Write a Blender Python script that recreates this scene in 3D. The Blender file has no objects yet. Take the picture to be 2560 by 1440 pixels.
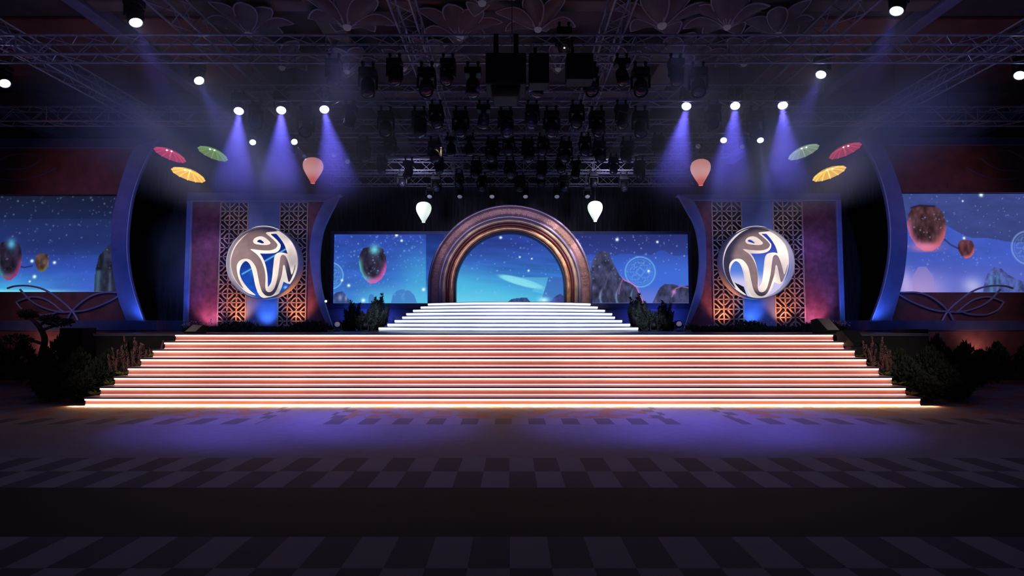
import bpy, bmesh, math, random
import numpy as np
from mathutils import Vector, Matrix, Euler
from mathutils.geometry import tessellate_polygon

random.seed(7)
rng = np.random.default_rng(11)
PI = math.pi
SC = bpy.context.scene
COL = SC.collection

# ------------------------------------------------------------------ camera model
F, HC = 1450.0, 1.625
PITCH = math.atan(86.0 / F)
CP, SP = math.cos(PITCH), math.sin(PITCH)


def at(px, py, Y):
    """photo pixel -> point on the plane at distance Y in front of the camera"""
    u, v = (px - 1280.0) / F, (720.0 - py) / F
    t = Y / (CP - v * SP)
    return Vector((u * t, Y, HC + t * (v * CP + SP)))


def at_z(px, py, z):
    """photo pixel -> point on the level plane at height z"""
    u, v = (px - 1280.0) / F, (720.0 - py) / F
    t = (z - HC) / (v * CP + SP)
    return Vector((u * t, t * (CP - v * SP), z))


cam_d = bpy.data.cameras.new('camera')
cam_d.sensor_width = 36.0
cam_d.lens = 36.0 * F / 2560.0
cam_d.clip_end = 200
cam = bpy.data.objects.new('camera', cam_d)
COL.objects.link(cam)
cam.location = (0, 0, HC)
cam.rotation_euler = (PI / 2 + PITCH, 0, 0)
SC.camera = cam
SC.view_settings.view_transform = 'Standard'
SC.view_settings.look = 'None'
SC.view_settings.gamma = 1.0
SC.view_settings.exposure = 0.0
SC.view_settings.use_curve_mapping = False
SC.cycles.max_bounces = 4
SC.cycles.diffuse_bounces = 3
SC.cycles.glossy_bounces = 2
SC.cycles.transmission_bounces = 2
SC.cycles.volume_bounces = 0
SC.cycles.caustics_reflective = False
SC.cycles.caustics_refractive = False
SC.cycles.sample_clamp_indirect = 3.0

world = bpy.data.worlds.new('world')
SC.world = world
world.use_nodes = True
bg = world.node_tree.nodes['Background']
bg.inputs[0].default_value = (0.36, 0.38, 0.70, 1)
bg.inputs[1].default_value = 0.075


# ------------------------------------------------------------------ materials
def s2l(c):
    c = np.asarray(c, dtype=float)
    return np.where(c <= 0.04045, c / 12.92, ((c + 0.055) / 1.055) ** 2.4)


def mat(name, color, rough=0.6, metal=0.0, noise=0.0, scale=6.0, bump=0.0, spec=0.5, stretch=None):
    m = bpy.data.materials.new(name)
    m.use_nodes = True
    nt = m.node_tree
    p = nt.nodes['Principled BSDF']
    p.inputs['Base Color'].default_value = (*color, 1)
    p.inputs['Roughness'].default_value = rough
    p.inputs['Metallic'].default_value = metal
    p.inputs['Specular IOR Level'].default_value = spec
    if noise > 0 or bump > 0:
        tc = nt.nodes.new('ShaderNodeTexCoord')
        n = nt.nodes.new('ShaderNodeTexNoise')
        n.inputs['Scale'].default_value = scale
        n.inputs['Detail'].default_value = 4
        src = tc.outputs['Object']
        if stretch:
            mp = nt.nodes.new('ShaderNodeMapping')
            mp.inputs['Scale'].default_value = stretch
            nt.links.new(src, mp.inputs['Vector'])
            src = mp.outputs['Vector']
        nt.links.new(src, n.inputs['Vector'])
        if noise > 0:
            r = nt.nodes.new('ShaderNodeValToRGB')
            r.color_ramp.elements[0].position = 0.3
            r.color_ramp.elements[1].position = 0.7
            r.color_ramp.elements[0].color = (*[c * (1 - noise) for c in color], 1)
            r.color_ramp.elements[1].color = (*[min(1, c * (1 + noise)) for c in color], 1)
            nt.links.new(n.outputs['Fac'], r.inputs['Fac'])
            nt.links.new(r.outputs['Color'], p.inputs['Base Color'])
        if bump > 0:
            b = nt.nodes.new('ShaderNodeBump')
            b.inputs['Strength'].default_value = bump
            b.inputs['Distance'].default_value = 0.02
            nt.links.new(n.outputs['Fac'], b.inputs['Height'])
            nt.links.new(b.outputs['Normal'], p.inputs['Normal'])
    return m


def glow(name, color, strength, base=(0.8, 0.8, 0.8), vary=0.0, vscale=1.0, stretch=None):
    m = bpy.data.materials.new(name)
    m.use_nodes = True
    nt = m.node_tree
    p = nt.nodes['Principled BSDF']
    p.inputs['Base Color'].default_value = (*base, 1)
    p.inputs['Emission Color'].default_value = (*color, 1)
    p.inputs['Emission Strength'].default_value = strength
    if vary > 0:
        tc = nt.nodes.new('ShaderNodeTexCoord')
        n = nt.nodes.new('ShaderNodeTexNoise')
        n.inputs['Scale'].default_value = vscale
        src = tc.outputs['Object']
        if stretch:
            mp = nt.nodes.new('ShaderNodeMapping')
            mp.inputs['Scale'].default_value = stretch
            nt.links.new(src, mp.inputs['Vector'])
            src = mp.outputs['Vector']
        nt.links.new(src, n.inputs['Vector'])
        mr = nt.nodes.new('ShaderNodeMapRange')
        mr.inputs['From Min'].default_value = 0.3
        mr.inputs['From Max'].default_value = 0.7
        mr.inputs['To Min'].default_value = strength * (1 - vary)
        mr.inputs['To Max'].default_value = strength * (1 + vary)
        nt.links.new(n.outputs['Fac'], mr.inputs['Value'])
        nt.links.new(mr.outputs['Result'], p.inputs['Emission Strength'])
    return m


def picture_mat(name, strength=1.0):
    m = bpy.data.materials.new(name)
    m.use_nodes = True
    nt = m.node_tree
    for n in list(nt.nodes):
        nt.nodes.remove(n)
    a = nt.nodes.new('ShaderNodeVertexColor')
    a.layer_name = 'picture'
    e = nt.nodes.new('ShaderNodeEmission')
    e.inputs['Strength'].default_value = strength
    o = nt.nodes.new('ShaderNodeOutputMaterial')
    nt.links.new(a.outputs['Color'], e.inputs['Color'])
    nt.links.new(e.outputs['Emission'], o.inputs['Surface'])
    return m


M = {
    'black': mat('black_paint', (0.012, 0.012, 0.014), 0.5, 0, 0.3, 8),
    'fixture': mat('fixture_black', (0.006, 0.006, 0.008), 0.55, 0, 0.3, 20),
    'drape': mat('black_drape', (0.06, 0.06, 0.075), 0.9, 0, 0.5, 3, 0.4, stretch=(6, 1, 0.4)),
    'truss': mat('brushed_aluminium', (0.48, 0.48, 0.56), 0.35, 0.25, 0.2, 12),
    'ceil': mat('ceiling_dark', (0.16, 0.12, 0.12), 0.9, 0, 0.25, 1.2),
    'ceil_red': mat('ceiling_redbrown', (0.36, 0.13, 0.10), 0.9, 0, 0.3, 0.8),
    'ceil_beam': mat('ceiling_beam', (0.30, 0.23, 0.19), 0.8, 0, 0.15, 2),
    'ceil_lit_beam': mat('ceiling_lit_beam', (0.30, 0.30, 0.52), 0.7, 0, 0.2, 2),
    'petal': mat('petal_frosted', (0.22, 0.16, 0.15), 0.5, 0, 0.25, 3),
    'petal_rim': mat('petal_rim_pale', (0.62, 0.58, 0.62), 0.4),
    'bud': glow('flower_core_pale', (0.6, 0.5, 0.7), 0.06, (0.6, 0.55, 0.6)),
    'red': mat('red_satin', (0.19, 0.062, 0.10), 0.5, 0, 0.35, 5, 0.25),
    'redbrown': mat('dark_red_panel', (0.17, 0.068, 0.075), 0.6, 0, 0.3, 3, 0.1),
    'blue': mat('blue_paint', (0.16, 0.22, 0.50), 0.5, 0, 0.12, 4),
    'bluedark': mat('dark_blue_paint', (0.07, 0.10, 0.26), 0.5, 0, 0.15, 4),
    'lattice': mat('lattice_bronze', (0.55, 0.40, 0.36), 0.5, 0.1, 0.12, 5),
    'lattice_back': mat('lattice_backing', (0.05, 0.022, 0.025), 0.8, 0, 0.3, 4),
    'stage': mat('stage_floor', (0.10, 0.09, 0.12), 0.35, 0, 0.2, 3),
    'skirt': mat('stage_skirt', (0.008, 0.008, 0.010), 0.8, 0, 0.3, 3),
    'tread': mat('stair_tread', (0.40, 0.30, 0.36), 0.4, 0, 0.15, 4),
    'riser': mat('stair_riser', (0.80, 0.37, 0.29), 0.5, 0, 0.08, 1.5),
    'nosing': mat('stair_nosing', (0.10, 0.05, 0.07), 0.4),
    'wtread': mat('white_tread', (0.40, 0.45, 0.58), 0.5, 0, 0.1, 4),
    'wriser': mat('white_riser', (0.48, 0.55, 0.75), 0.5, 0, 0.1, 3),
    'rim': mat('arch_rim', (0.32, 0.30, 0.50), 0.3, 0.3, 0.1, 4),
    'arch_band': mat('arch_band', (0.40, 0.25, 0.26), 0.35, 0.2, 0.25, 8, 0.1),
    'arch_glyph': mat('arch_glyph', (0.55, 0.36, 0.35), 0.4, 0.2),
    'arch_tan': mat('arch_tan', (0.50, 0.40, 0.31), 0.35, 0.2, 0.35, 3),
    'arch_red': mat('arch_red', (0.15, 0.03, 0.04), 0.4, 0.2),
    'arch_gold': mat('arch_gold', (0.52, 0.32, 0.17), 0.32, 0.3, 0.45, 3.5, 0.2),
    'arch_edge': mat('arch_edge', (0.03, 0.035, 0.09), 0.5),
    'drum': mat('drum_pale_paint', (0.55, 0.55, 0.62), 0.35),
    'face': mat('logo_face', (0.36, 0.255, 0.22), 0.5, 0.0, 0.12, 5),
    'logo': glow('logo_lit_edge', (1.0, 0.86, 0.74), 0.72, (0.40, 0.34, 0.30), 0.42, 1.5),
    'leaf': mat('dark_leaf', (0.034, 0.044, 0.030), 0.8, 0, 0.5, 9, 0.0, 0.2),
    'leaf2': mat('conifer_leaf', (0.09, 0.11, 0.105), 0.8, 0, 0.5, 9, 0.0, 0.2),
    'leafy': mat('lime_leaf', (0.40, 0.36, 0.08), 0.6, 0, 0.4, 9),
    'plume': mat('dusky_plume', (0.34, 0.17, 0.17), 0.9, 0, 0.4, 9),
    'petalw': mat('pale_blossom', (0.65, 0.42, 0.60), 0.7, 0, 0.3, 9),
    'bark': mat('dark_bark', (0.02, 0.016, 0.013), 0.9, 0, 0.4, 14, 0.4),
    'speaker': mat('speaker_black', (0.008, 0.008, 0.009), 0.7, 0, 0.2, 20),
    'wedge': mat('monitor_grille_lit', (0.50, 0.46, 0.38), 0.5, 0.0, 0.2, 30),  # light on the monitor fronts put into a paler colour
    'wire': mat('wire', (0.05, 0.05, 0.08), 0.6),
    'curve_rod': mat('blue_grey_rod', (0.25, 0.28, 0.50), 0.4, 0, 0.1, 4),
    'swirl': mat('swirl_relief', (0.16, 0.10, 0.20), 0.5, 0, 0.1, 4),
    'led_warm': glow('led_warm', (1.0, 0.58, 0.45), 5.6, vary=0.30, vscale=0.55, stretch=(1, 0.1, 0.1)),
    'led_base': glow('led_base', (1.0, 0.50, 0.52), 1.6, vary=0.25, vscale=0.7, stretch=(1, 0.1, 0.1)),
    'led_floor': glow('led_floor', (1.0, 0.66, 0.36), 7.0, vary=0.2, vscale=0.7, stretch=(1, 0.1, 0.1)),
    'led_white': glow('led_white', (0.86, 0.93, 1.0), 2.6, vary=0.25, vscale=0.8, stretch=(1, 0.3, 0.1)),
    'lens_on': glow('lens_lit', (0.55, 0.60, 1.0), 14.0),
    'lens_on2': glow('lens_lit_cool', (0.5, 0.75, 1.0), 9.0),
    'lens_off': mat('lens_glass', (0.05, 0.05, 0.07), 0.08, 0, 0, 1, 0, 0.8),
    'lens_dim': glow('lens_dim', (0.6, 0.6, 0.9), 0.16),
    'lens_spark': glow('lens_spark', (1.0, 0.95, 0.75), 5.0),
}


# ------------------------------------------------------------------ mesh building
class MB:
    def __init__(self):
        self.v, self.f, self.mi = [], [], []

    def add(self, verts, faces, mi=0):
        b = len(self.v)
        self.v += [tuple(p) for p in verts]
        self.f += [tuple(i + b for i in f) for f in faces]
        self.mi += [mi] * len(faces)
        return self

    def box(self, lo, hi, mi=0):
        (a, b, c), (d, e, f) = lo, hi
        vs = [(a, b, c), (d, b, c), (d, e, c), (a, e, c), (a, b, f), (d, b, f), (d, e, f), (a, e, f)]
        return self.add(vs, [(0, 3, 2, 1), (4, 5, 6, 7), (0, 1, 5, 4), (1, 2, 6, 5), (2, 3, 7, 6), (3, 0, 4, 7)], mi)

    def tube(self, pts, r, n=6, closed=False, cap=True, mi=0):
        pts = [Vector(p) for p in pts]
        rs = r if isinstance(r, (list, tuple)) else [r] * len(pts)
        rings = []
        m = len(pts)
        up = None
        for i, p in enumerate(pts):
            if closed:
                d = pts[(i + 1) % m] - pts[i - 1]
            else:
                d = pts[min(i + 1, m - 1)] - pts[max(i - 1, 0)]
            if d.length < 1e-9:
                d = Vector((0, 0, 1))
            d.normalize()
            if up is None:
                up = Vector((0, 0, 1)) if abs(d.z) < 0.9 else Vector((0, 1, 0))
            a = d.cross(up)
            if a.length < 1e-6:
                a = d.cross(Vector((1, 0, 0)))
            a.normalize()
            b = a.cross(d).normalized()
            up = b
            rings.append([p + (a * math.cos(t) + b * math.sin(t)) * rs[i] for t in [2 * PI * k / n for k in range(n)]])
        vs = [q for ring in rings for q in ring]
        fs = []
        for i in range(m if closed else m - 1):
            j = (i + 1) % m
            for k in range(n):
                l = (k + 1) % n
                fs.append((i * n + k, i * n + l, j * n + l, j * n + k))
        if cap and not closed:
            fs.append(tuple(range(n - 1, -1, -1)))
            fs.append(tuple((m - 1) * n + k for k in range(n)))
        return self.add(vs, fs, mi)

    def prism(self, outer, y0, y1, holes=(), mi=0):
        """polygon given as (x, z) points, extruded from y0 (front) to y1"""
        loops = [list(outer)] + [list(h) for h in holes]
        flat = [p for l in loops for p in l]
        tris = tessellate_polygon([[Vector((x, z, 0)) for x, z in l] for l in loops])
        n = len(flat)
        vs = [(x, y0, z) for x, z in flat] + [(x, y1, z) for x, z in flat]
        fs = [tuple(t) for t in tris] + [tuple(i + n for i in reversed(t)) for t in tris]
        b = 0
        for l in loops:
            k = len(l)
            for i in range(k):
                j = (i + 1) % k
                fs.append((b + i, b + j, b + j + n, b + i + n))
            b += k
        return self.add(vs, fs, mi)

    def lathe(self, prof, n=24, mi=0, ox=0, oy=0):
        """profile of (r, z) revolved about the z axis"""
        vs, fs = [], []
        for r, z in prof:
            for k in range(n):
                a = 2 * PI * k / n
                vs.append((ox + r * math.cos(a), oy + r * math.sin(a), z))
        for i in range(len(prof) - 1):
            for k in range(n):
                l = (k + 1) % n
                fs.append((i * n + k, i * n + l, (i + 1) * n + l, (i + 1) * n + k))
        if prof[0][0] > 1e-4:
            fs.append(tuple(range(n - 1, -1, -1)))
        if prof[-1][0] > 1e-4:
            fs.append(tuple((len(prof) - 1) * n + k for k in range(n)))
        return self.add(vs, fs, mi)

    def build(self, name, mats, parent=None, smooth=False, loc=None, bevel=0.0):
        me = bpy.data.meshes.new(name)
        me.from_pydata(self.v, [], self.f)
        for m in (mats if isinstance(mats, (list, tuple)) else [mats]):
            me.materials.append(m)
        if any(self.mi):
            me.polygons.foreach_set('material_index', self.mi)
        bm = bmesh.new()
        bm.from_mesh(me)
        bmesh.ops.recalc_face_normals(bm, faces=bm.faces)
        bm.to_mesh(me)
        bm.free()
        if smooth:
            me.polygons.foreach_set('use_smooth', [True] * len(me.polygons))
        me.update()
        o = bpy.data.objects.new(name, me)
        COL.objects.link(o)
        if parent is not None:
            o.parent = parent
        if loc is not None:
            o.location = loc
        if bevel > 0:
            b = o.modifiers.new('bevel', 'BEVEL')
            b.width = bevel
            b.segments = 2
            b.limit_method = 'ANGLE'
        return o


def tag(o, label=None, cat=None, group=None, kind=None):
    if label:
        o['label'] = label
    if cat:
        o['category'] = cat
    if group:
        o['group'] = group
    if kind:
        o['kind'] = kind
    return o


def empty(name, loc=(0, 0, 0), label=None, cat=None, group=None):
    o = bpy.data.objects.new(name, None)
    COL.objects.link(o)
    o.location = loc
    o.empty_display_size = 0.1
    return tag(o, label, cat, group)


def struct(o, label=None):
    o['kind'] = 'structure'
    if label:
        o['label'] = label
    return o


def copy_tree(o, parent=None):
    c = o.copy()
    COL.objects.link(c)
    if parent is not None:
        c.parent = parent
    for ch in list(o.children):
        copy_tree(ch, c)
    return c


ORD = ['first', 'second', 'third', 'fourth', 'fifth', 'sixth', 'seventh', 'eighth', 'ninth', 'tenth', 'eleventh',
       'twelfth', 'thirteenth', 'fourteenth', 'fifteenth', 'sixteenth', 'seventeenth', 'eighteenth']


def spot(name, loc, target, power, color, angle, blend=0.5, size=0.05, parent=None):
    l = bpy.data.lights.new(name, 'SPOT')
    l.energy = power
    l.color = color
    l.spot_size = math.radians(angle)
    l.spot_blend = blend
    l.shadow_soft_size = size
    o = bpy.data.objects.new(name, l)
    COL.objects.link(o)
    o.location = loc
    d = Vector(target) - Vector(loc)
    o.rotation_euler = d.to_track_quat('-Z', 'Y').to_euler()
    return o


def pxz(pts, Y):
    r = []
    for x, y in pts:
        p = at(x, y, Y)
        r.append((p.x, p.z))
    return r


def smooth_curve(pts, n=6):
    """Catmull-Rom through 2-D or 3-D points"""
    P = [np.array(p, float) for p in pts]
    P = [2 * P[0] - P[1]] + P + [2 * P[-1] - P[-2]]
    out = []
    for i in range(1, len(P) - 2):
        for k in range(n):
            t = k / n
            a, b, c, d = P[i - 1:i + 3]
            out.append(0.5 * (2 * b + (c - a) * t + (2 * a - 5 * b + 4 * c - d) * t * t + (3 * b - a - 3 * c + d) * t ** 3))
    out.append(P[-2])
    return [tuple(p) for p in out]


# ------------------------------------------------------------------ the setting
ROOM_X, BACK_Y, CEIL_Z = 21.0, 25.5, 9.0


def floor_material():
    m = bpy.data.materials.new('patterned_carpet')
    m.use_nodes = True
    nt = m.node_tree
    N, L = nt.nodes, nt.links
    p = N['Principled BSDF']
    p.inputs['Roughness'].default_value = 0.85
    p.inputs['Specular IOR Level'].default_value = 0.25
    tc = N.new('ShaderNodeTexCoord')
    sx = N.new('ShaderNodeSeparateXYZ')
    L.new(tc.outputs['Object'], sx.inputs[0])
    X, Y = sx.outputs['X'], sx.outputs['Y']

    def op(o, a, b=None, c=None):
        n = N.new('ShaderNodeMath')
        n.operation = o
        for i, q in enumerate((a, b, c)):
            if q is None:
                continue
            if isinstance(q, (int, float)):
                n.inputs[i].default_value = q
            else:
                L.new(q, n.inputs[i])
        return n.outputs[0]

    def band(v, lo, hi):
        return op('MULTIPLY', op('GREATER_THAN', v, lo), op('LESS_THAN', v, hi))

    def mix(f, a, b):
        n = N.new('ShaderNodeMix')
        n.data_type = 'RGBA'
        if isinstance(f, (int, float)):
            n.inputs[0].default_value = f
        else:
            L.new(f, n.inputs[0])
        for i, q in ((6, a), (7, b)):
            if isinstance(q, tuple):
                n.inputs[i].default_value = (*q, 1)
            else:
                L.new(q, n.inputs[i])
        return n.outputs[2]

    def checker(y0, tile_y, tile_x, ph=0.0):
        cx = op('FLOOR', op('DIVIDE', op('ADD', X, 100.0 + ph), tile_x))
        cy = op('FLOOR', op('DIVIDE', op('SUBTRACT', Y, y0), tile_y))
        return op('MODULO', op('ADD', op('ADD', cx, cy), 100.0), 2.0)

    nz = N.new('ShaderNodeTexNoise')
    nz.inputs['Scale'].default_value = 7.0
    nz.inputs['Detail'].default_value = 6
    L.new(tc.outputs['Object'], nz.inputs['Vector'])
    light, dark = (0.235, 0.225, 0.27), (0.088, 0.082, 0.105)
    plain = mix(nz.outputs['Fac'], (0.17, 0.16, 0.22), (0.25, 0.235, 0.30))
    col = plain
    yA, yB, yC, yD, yE = [at_z(1280, y, 0).y for y in (1342, 1219, 1145, 1061, 1046)]
    yA2 = at_z(1280, 1420, 0).y
    # far edge: floral medallions edged with a row of checks
    fl = N.new('ShaderNodeTexNoise')
    fl.inputs['Scale'].default_value = 2.6
    fl.inputs['Detail'].default_value = 3
    L.new(tc.outputs['Object'], fl.inputs['Vector'])
    floral = mix(op('GREATER_THAN', fl.outputs['Fac'], 0.52), (0.23, 0.20, 0.27), (0.34, 0.13, 0.09))
    gap1 = (at_z(700, 1036, 0).x, at_z(830, 1036, 0).x)
    gap2 = (at_z(1662, 1036, 0).x, at_z(1800, 1036, 0).x)
    corr = op('ADD', band(X, gap1[0], gap1[1]), band(X, gap2[0], gap2[1]))
    edge = 0.30
    edges = op('ADD', op('ADD', band(X, gap1[0] - edge, gap1[0]), band(X, gap1[1], gap1[1] + edge)),
               op('ADD', band(X, gap2[0] - edge, gap2[0]), band(X, gap2[1], gap2[1] + edge)))
    chk_far = mix(checker(yD, yE - yD + 1e-4, 0.275, 0.105), light, dark)
    chk_side = mix(checker(yE, 0.34, 0.30), light, dark)
    med = mix(edges, floral, chk_side)
    med = mix(corr, med, plain)
    inmed = op('GREATER_THAN', Y, yE)
    col = mix(inmed, col, med)
    far_row = op('MULTIPLY', band(Y, yD, yE), op('SUBTRACT', 1.0, corr))
    col = mix(far_row, col, chk_far)
    col = mix(band(Y, yB, yC), col, mix(checker(yB, (yC - yB) / 2.0, 0.28, -0.01), light, dark))
    col = mix(band(Y, yA, yB), col, (0.020, 0.021, 0.016))
    near = mix(checker(yA2 - 10 * (yA - yA2), yA - yA2, 0.28, 0.255), light, dark)
    col = mix(op('LESS_THAN', Y, yA), col, near)
    L.new(col, p.inputs['Base Color'])
    b = N.new('ShaderNodeBump')
    b.inputs['Strength'].default_value = 0.15
    b.inputs['Distance'].default_value = 0.01
    L.new(nz.outputs['Fac'], b.inputs['Height'])
    L.new(b.outputs['Normal'], p.inputs['Normal'])
    return m


struct(MB().box((-ROOM_X, -2, -0.2), (ROOM_X, BACK_Y, 0)).build('floor', floor_material()), 'ballroom carpet with checked bands')
struct(MB().box((-ROOM_X, BACK_Y, 0), (ROOM_X, BACK_Y + 0.3, CEIL_Z)).build('wall_back', M['drape']), 'black drape behind the stage')
struct(MB().box((-ROOM_X - 0.3, -2, 0), (-ROOM_X, BACK_Y, CEIL_Z)).build('wall_left', M['black']))
struct(MB().box((ROOM_X, -2, 0), (ROOM_X + 0.3, BACK_Y, CEIL_Z)).build('wall_right', M['black']))
struct(MB().box((-ROOM_X, -2, CEIL_Z), (ROOM_X, BACK_Y, CEIL_Z + 0.3)).build('ceiling', M['ceil']), 'dark coffered ballroom ceiling')
k = 1
for sx in (-1, 1):
    # lengthwise beams, the purple light on them put into their colour, the red-brown coffers between them
    for x, w in ((9.7, 0.36), (12.8, 0.30), (17.5, 0.5)):
        struct(MB().box((sx * x - w / 2, 0, CEIL_Z - 0.34), (sx * x + w / 2, BACK_Y, CEIL_Z)).build(f'trim_{k}', M['ceil_lit_beam'], bevel=0.03))
        k += 1
    for x0, x1 in ((7.4, 9.4), (10.1, 12.5), (13.1, 17.0)):
        for y0, y1 in ((8.0, 12.6), (13.6, 17.4), (18.2, 24.2)):
            struct(MB().box((sx * x0 if sx > 0 else -x1, y0, CEIL_Z - 0.07), (sx * x1 if sx > 0 else -x0, y1, CEIL_Z)).build(f'trim_{k}', M['ceil_red'], bevel=0.02))
            k += 1
    struct(MB().box((sx * 4.35 - 0.3, 0, CEIL_Z - 0.3), (sx * 4.35 + 0.3, BACK_Y, CEIL_Z)).build(f'trim_{k}', M['ceil_beam'], bevel=0.03))
    k += 1
for y in (at_z(1280, 16, CEIL_Z - 0.25).y, 17.8, 21.5):
    struct(MB().box((-9.5, y - 0.22, CEIL_Z - 0.26), (9.5, y + 0.22, CEIL_Z)).build(f'trim_{k}', M['ceil_beam'], bevel=0.03))
    k += 1

# ------------------------------------------------------------------ main stage and its stairs
Y0, DT, RISE, NS = 11.4, 0.33, 0.17, 8
STAGE_Z = RISE * NS
XC = -0.18
hw0, hw7 = 8.12, 7.74
top_y = Y0 + DT * (NS - 1)
st = empty('stage_platform', (0, top_y + 0.02, 0), 'long dark stage platform behind the glowing orange stairs', 'stage')
MB().box((-9.9, 0.02, STAGE_Z - 0.06), (9.9, 10.2, STAGE_Z)).build('deck', M['stage'], st)
MB().box((-9.85, 0.06, 0), (9.85, 10.15, STAGE_Z - 0.06)).build('skirt', M['skirt'], st)

sw = empty('wide_staircase', (XC, Y0, 0), 'wide stage staircase with eight glowing orange risers', 'stairs')
for i in range(NS):
    hw = hw0 + (hw7 - hw0) * i / (NS - 1)
    y, z0, z1 = DT * i, RISE * i, RISE * (i + 1)
    yb = y + DT + 0.03 if i < NS - 1 else y + 0.02
    MB().box((-hw, y, z0), (hw, y + 0.03, z1 - 0.03)).build('riser', M['riser'], sw)
    MB().box((-hw - 0.02, y - 0.035, z1 - 0.03), (hw + 0.02, yb, z1)).build('tread', [M['tread']], sw)
    MB().box((-hw - 0.02, y - 0.043, z1 - 0.026), (hw + 0.02, y - 0.035, z1 - 0.002)).build('nosing', M['nosing'], sw)
    b = MB()
    x = -hw
    while x < hw - 0.2:
        e = min(hw, x + random.choice((2.0, 2.0, 2.5, 1.5)))
        b.box((x, y - 0.028, z1 - 0.058), (e - 0.012, y - 0.002, z1 - 0.031))
        x = e
    b.build('light_strip', M['led_warm'], sw)
    MB().box((-hw, y - 0.016, z0 + 0.002), (hw, y - 0.001, z0 + 0.016)).build('base_light', M['led_base'], sw)
for s in (-1, 1):
    side = MB()
    # closed cheek under the treads at each end
    for i in range(NS - 1):
        hw = hw0 + (hw7 - hw0) * i / (NS - 1)
        side.box((s * (hw - 0.03), DT * i + 0.03, 0), (s * (hw - 0.002), DT * (i + 1) + 0.02, RISE * (i + 1) - 0.031))
    side.build('side_panel', M['skirt'], sw)

al = bpy.data.lights.new('foot_light', 'AREA')
al.shape = 'RECTANGLE'
al.size, al.size_y = 2 * hw0 + 0.6, 0.03
al.energy = 110
al.color = (1.0, 0.62, 0.30)
alo = bpy.data.objects.new('foot_light', al)
COL.objects.link(alo)
alo.location = (XC, Y0 - 0.022, 0.05)
alo.rotation_euler = (math.radians(-22), 0, 0)

# ------------------------------------------------------------------ white curved stairs
NW = 8
yE0, yE1 = 18.2, 20.3
wz0 = STAGE_Z
ends_l = [(947, 0), (969, 0), (987, 0), (1006, 0), (1016, 0), (1033, 0), (1052, 0), (1070, 0)]
ends_r = [(1595, 0), (1575, 0), (1555, 0), (1537, 0), (1530, 0), (1512, 0), (1494, 0), (1476, 0)]
ytop = [817.5, 808, 798.5, 789.5, 780.5, 772, 764, 757]
ws = empty('curved_staircase', (0, 0, 0), 'curved flight of eight white glowing steps below the round arch', 'stairs')
zprev = wz0
SAG = 1.25
wtop = None
for i in range(NW):
    ye = yE0 + (yE1 - yE0) * i / (NW - 1)
    pl, pr = at(ends_l[i][0], ytop[i], ye), at(ends_r[i][0], ytop[i], ye)
    z1 = wz0 + (2.30 - wz0) * (i + 1) / NW

    def arc(off=0.0, n=28):
        r = []
        for q in range(n + 1):
            t = -1 + 2 * q / n
            r.append(((pl.x + pr.x) / 2 + (pr.x - pl.x) / 2 * t, ye - SAG * (1 - t * t) + off))
        return r
    def slab(a, b, z0_, z1_):
        n = len(a)
        vs = [(x, y, z0_) for x, y in a] + [(x, y, z1_) for x, y in a] + [(x, y, z0_) for x, y in b] + [(x, y, z1_) for x, y in b]
        fs = []
        for q in range(n - 1):
            fs += [(q, q + 1, n + q + 1, n + q), (2 * n + q + 1, 2 * n + q, 3 * n + q, 3 * n + q + 1),
                   (n + q, n + q + 1, 3 * n + q + 1, 3 * n + q), (q + 1, q, 2 * n + q, 2 * n + q + 1)]
        fs += [(0, n, 3 * n, 2 * n), (n - 1, 3 * n - 1, 4 * n - 1, 2 * n - 1)]
        return MB().add(vs, fs)
    back = [(x, 21.6) for x, y in arc()] if i == NW - 1 else [(x, ye + 0.5) if False else (x, y + 0.75) for x, y in arc()]
    slab(arc(0.0), arc(0.04), zprev, z1 - 0.02).build('riser', M['wriser'], ws)
    slab(arc(-0.03), back, z1 - 0.02, z1).build('tread', M['wtread'], ws)
    slab(arc(-0.028), arc(-0.003), z1 - 0.074, z1 - 0.021).build('light_strip', M['led_white'], ws)
    zprev = z1
WTOP = zprev
# closed cheeks under the treads
for q_ in (0, 1):
    b = MB()
    for i in range(NW - 1):
        ye = yE0 + (yE1 - yE0) * i / (NW - 1)
        pl, pr = at(ends_l[i][0], ytop[i], ye), at(ends_r[i][0], ytop[i], ye)
        xa, xb = (pl.x, pl.x + 0.03) if q_ == 0 else (pr.x - 0.03, pr.x)
        b.box((xa, ye + 0.05, wz0), (xb, 21.5, wz0 + (2.30 - wz0) * (i + 1) / NW - 0.021))
    b.build('side_panel', M['skirt'], ws)

# ------------------------------------------------------------------ round arch
YA = 20.75
ac = at(1275, 717, YA)
SCL = YA / F
ar = empty('round_arch', (ac.x, YA, WTOP), 'round bronze arch with engraved bands framing the central screen', 'arch')
LEG = ac.z - WTOP


def ring(name, r_out, r_in, yf, yb, m, n=72, sub=None):
    """a horseshoe band: half circle with straight legs, cross-section rounded on the front"""
    ro, ri = r_out * SCL, r_in * SCL
    path = [(math.pi, 0.0)]
    P = []
    prof = [(ro, yb), (ro, yf + 0.03), (ro - 0.2 * (ro - ri), yf), (ri + 0.2 * (ro - ri), yf), (ri, yf + 0.03), (ri, yb)]
    stations = [('l', -1, 0.0)] + [('c', PI - PI * q / n, 0) for q in range(n + 1)] + [('l', 1, 0.0)]
    vs, fs = [], []
    for kind, a, _ in stations:
        for r, y in prof:
            if kind == 'l':
                vs.append((a * r, y, 0.0))
            else:
                vs.append((math.cos(a) * r, y, LEG + math.sin(a) * r))
    k = len(prof)
    for s in range(len(stations) - 1):
        for q in range(k):
            w = (q + 1) % k
            fs.append((s * k + q, s * k + w, (s + 1) * k + w, (s + 1) * k + q))
    fs += [tuple(range(k)), tuple((len(stations) - 1) * k + q for q in range(k - 1, -1, -1))]
    b = MB().add(vs, fs)
    return b


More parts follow.
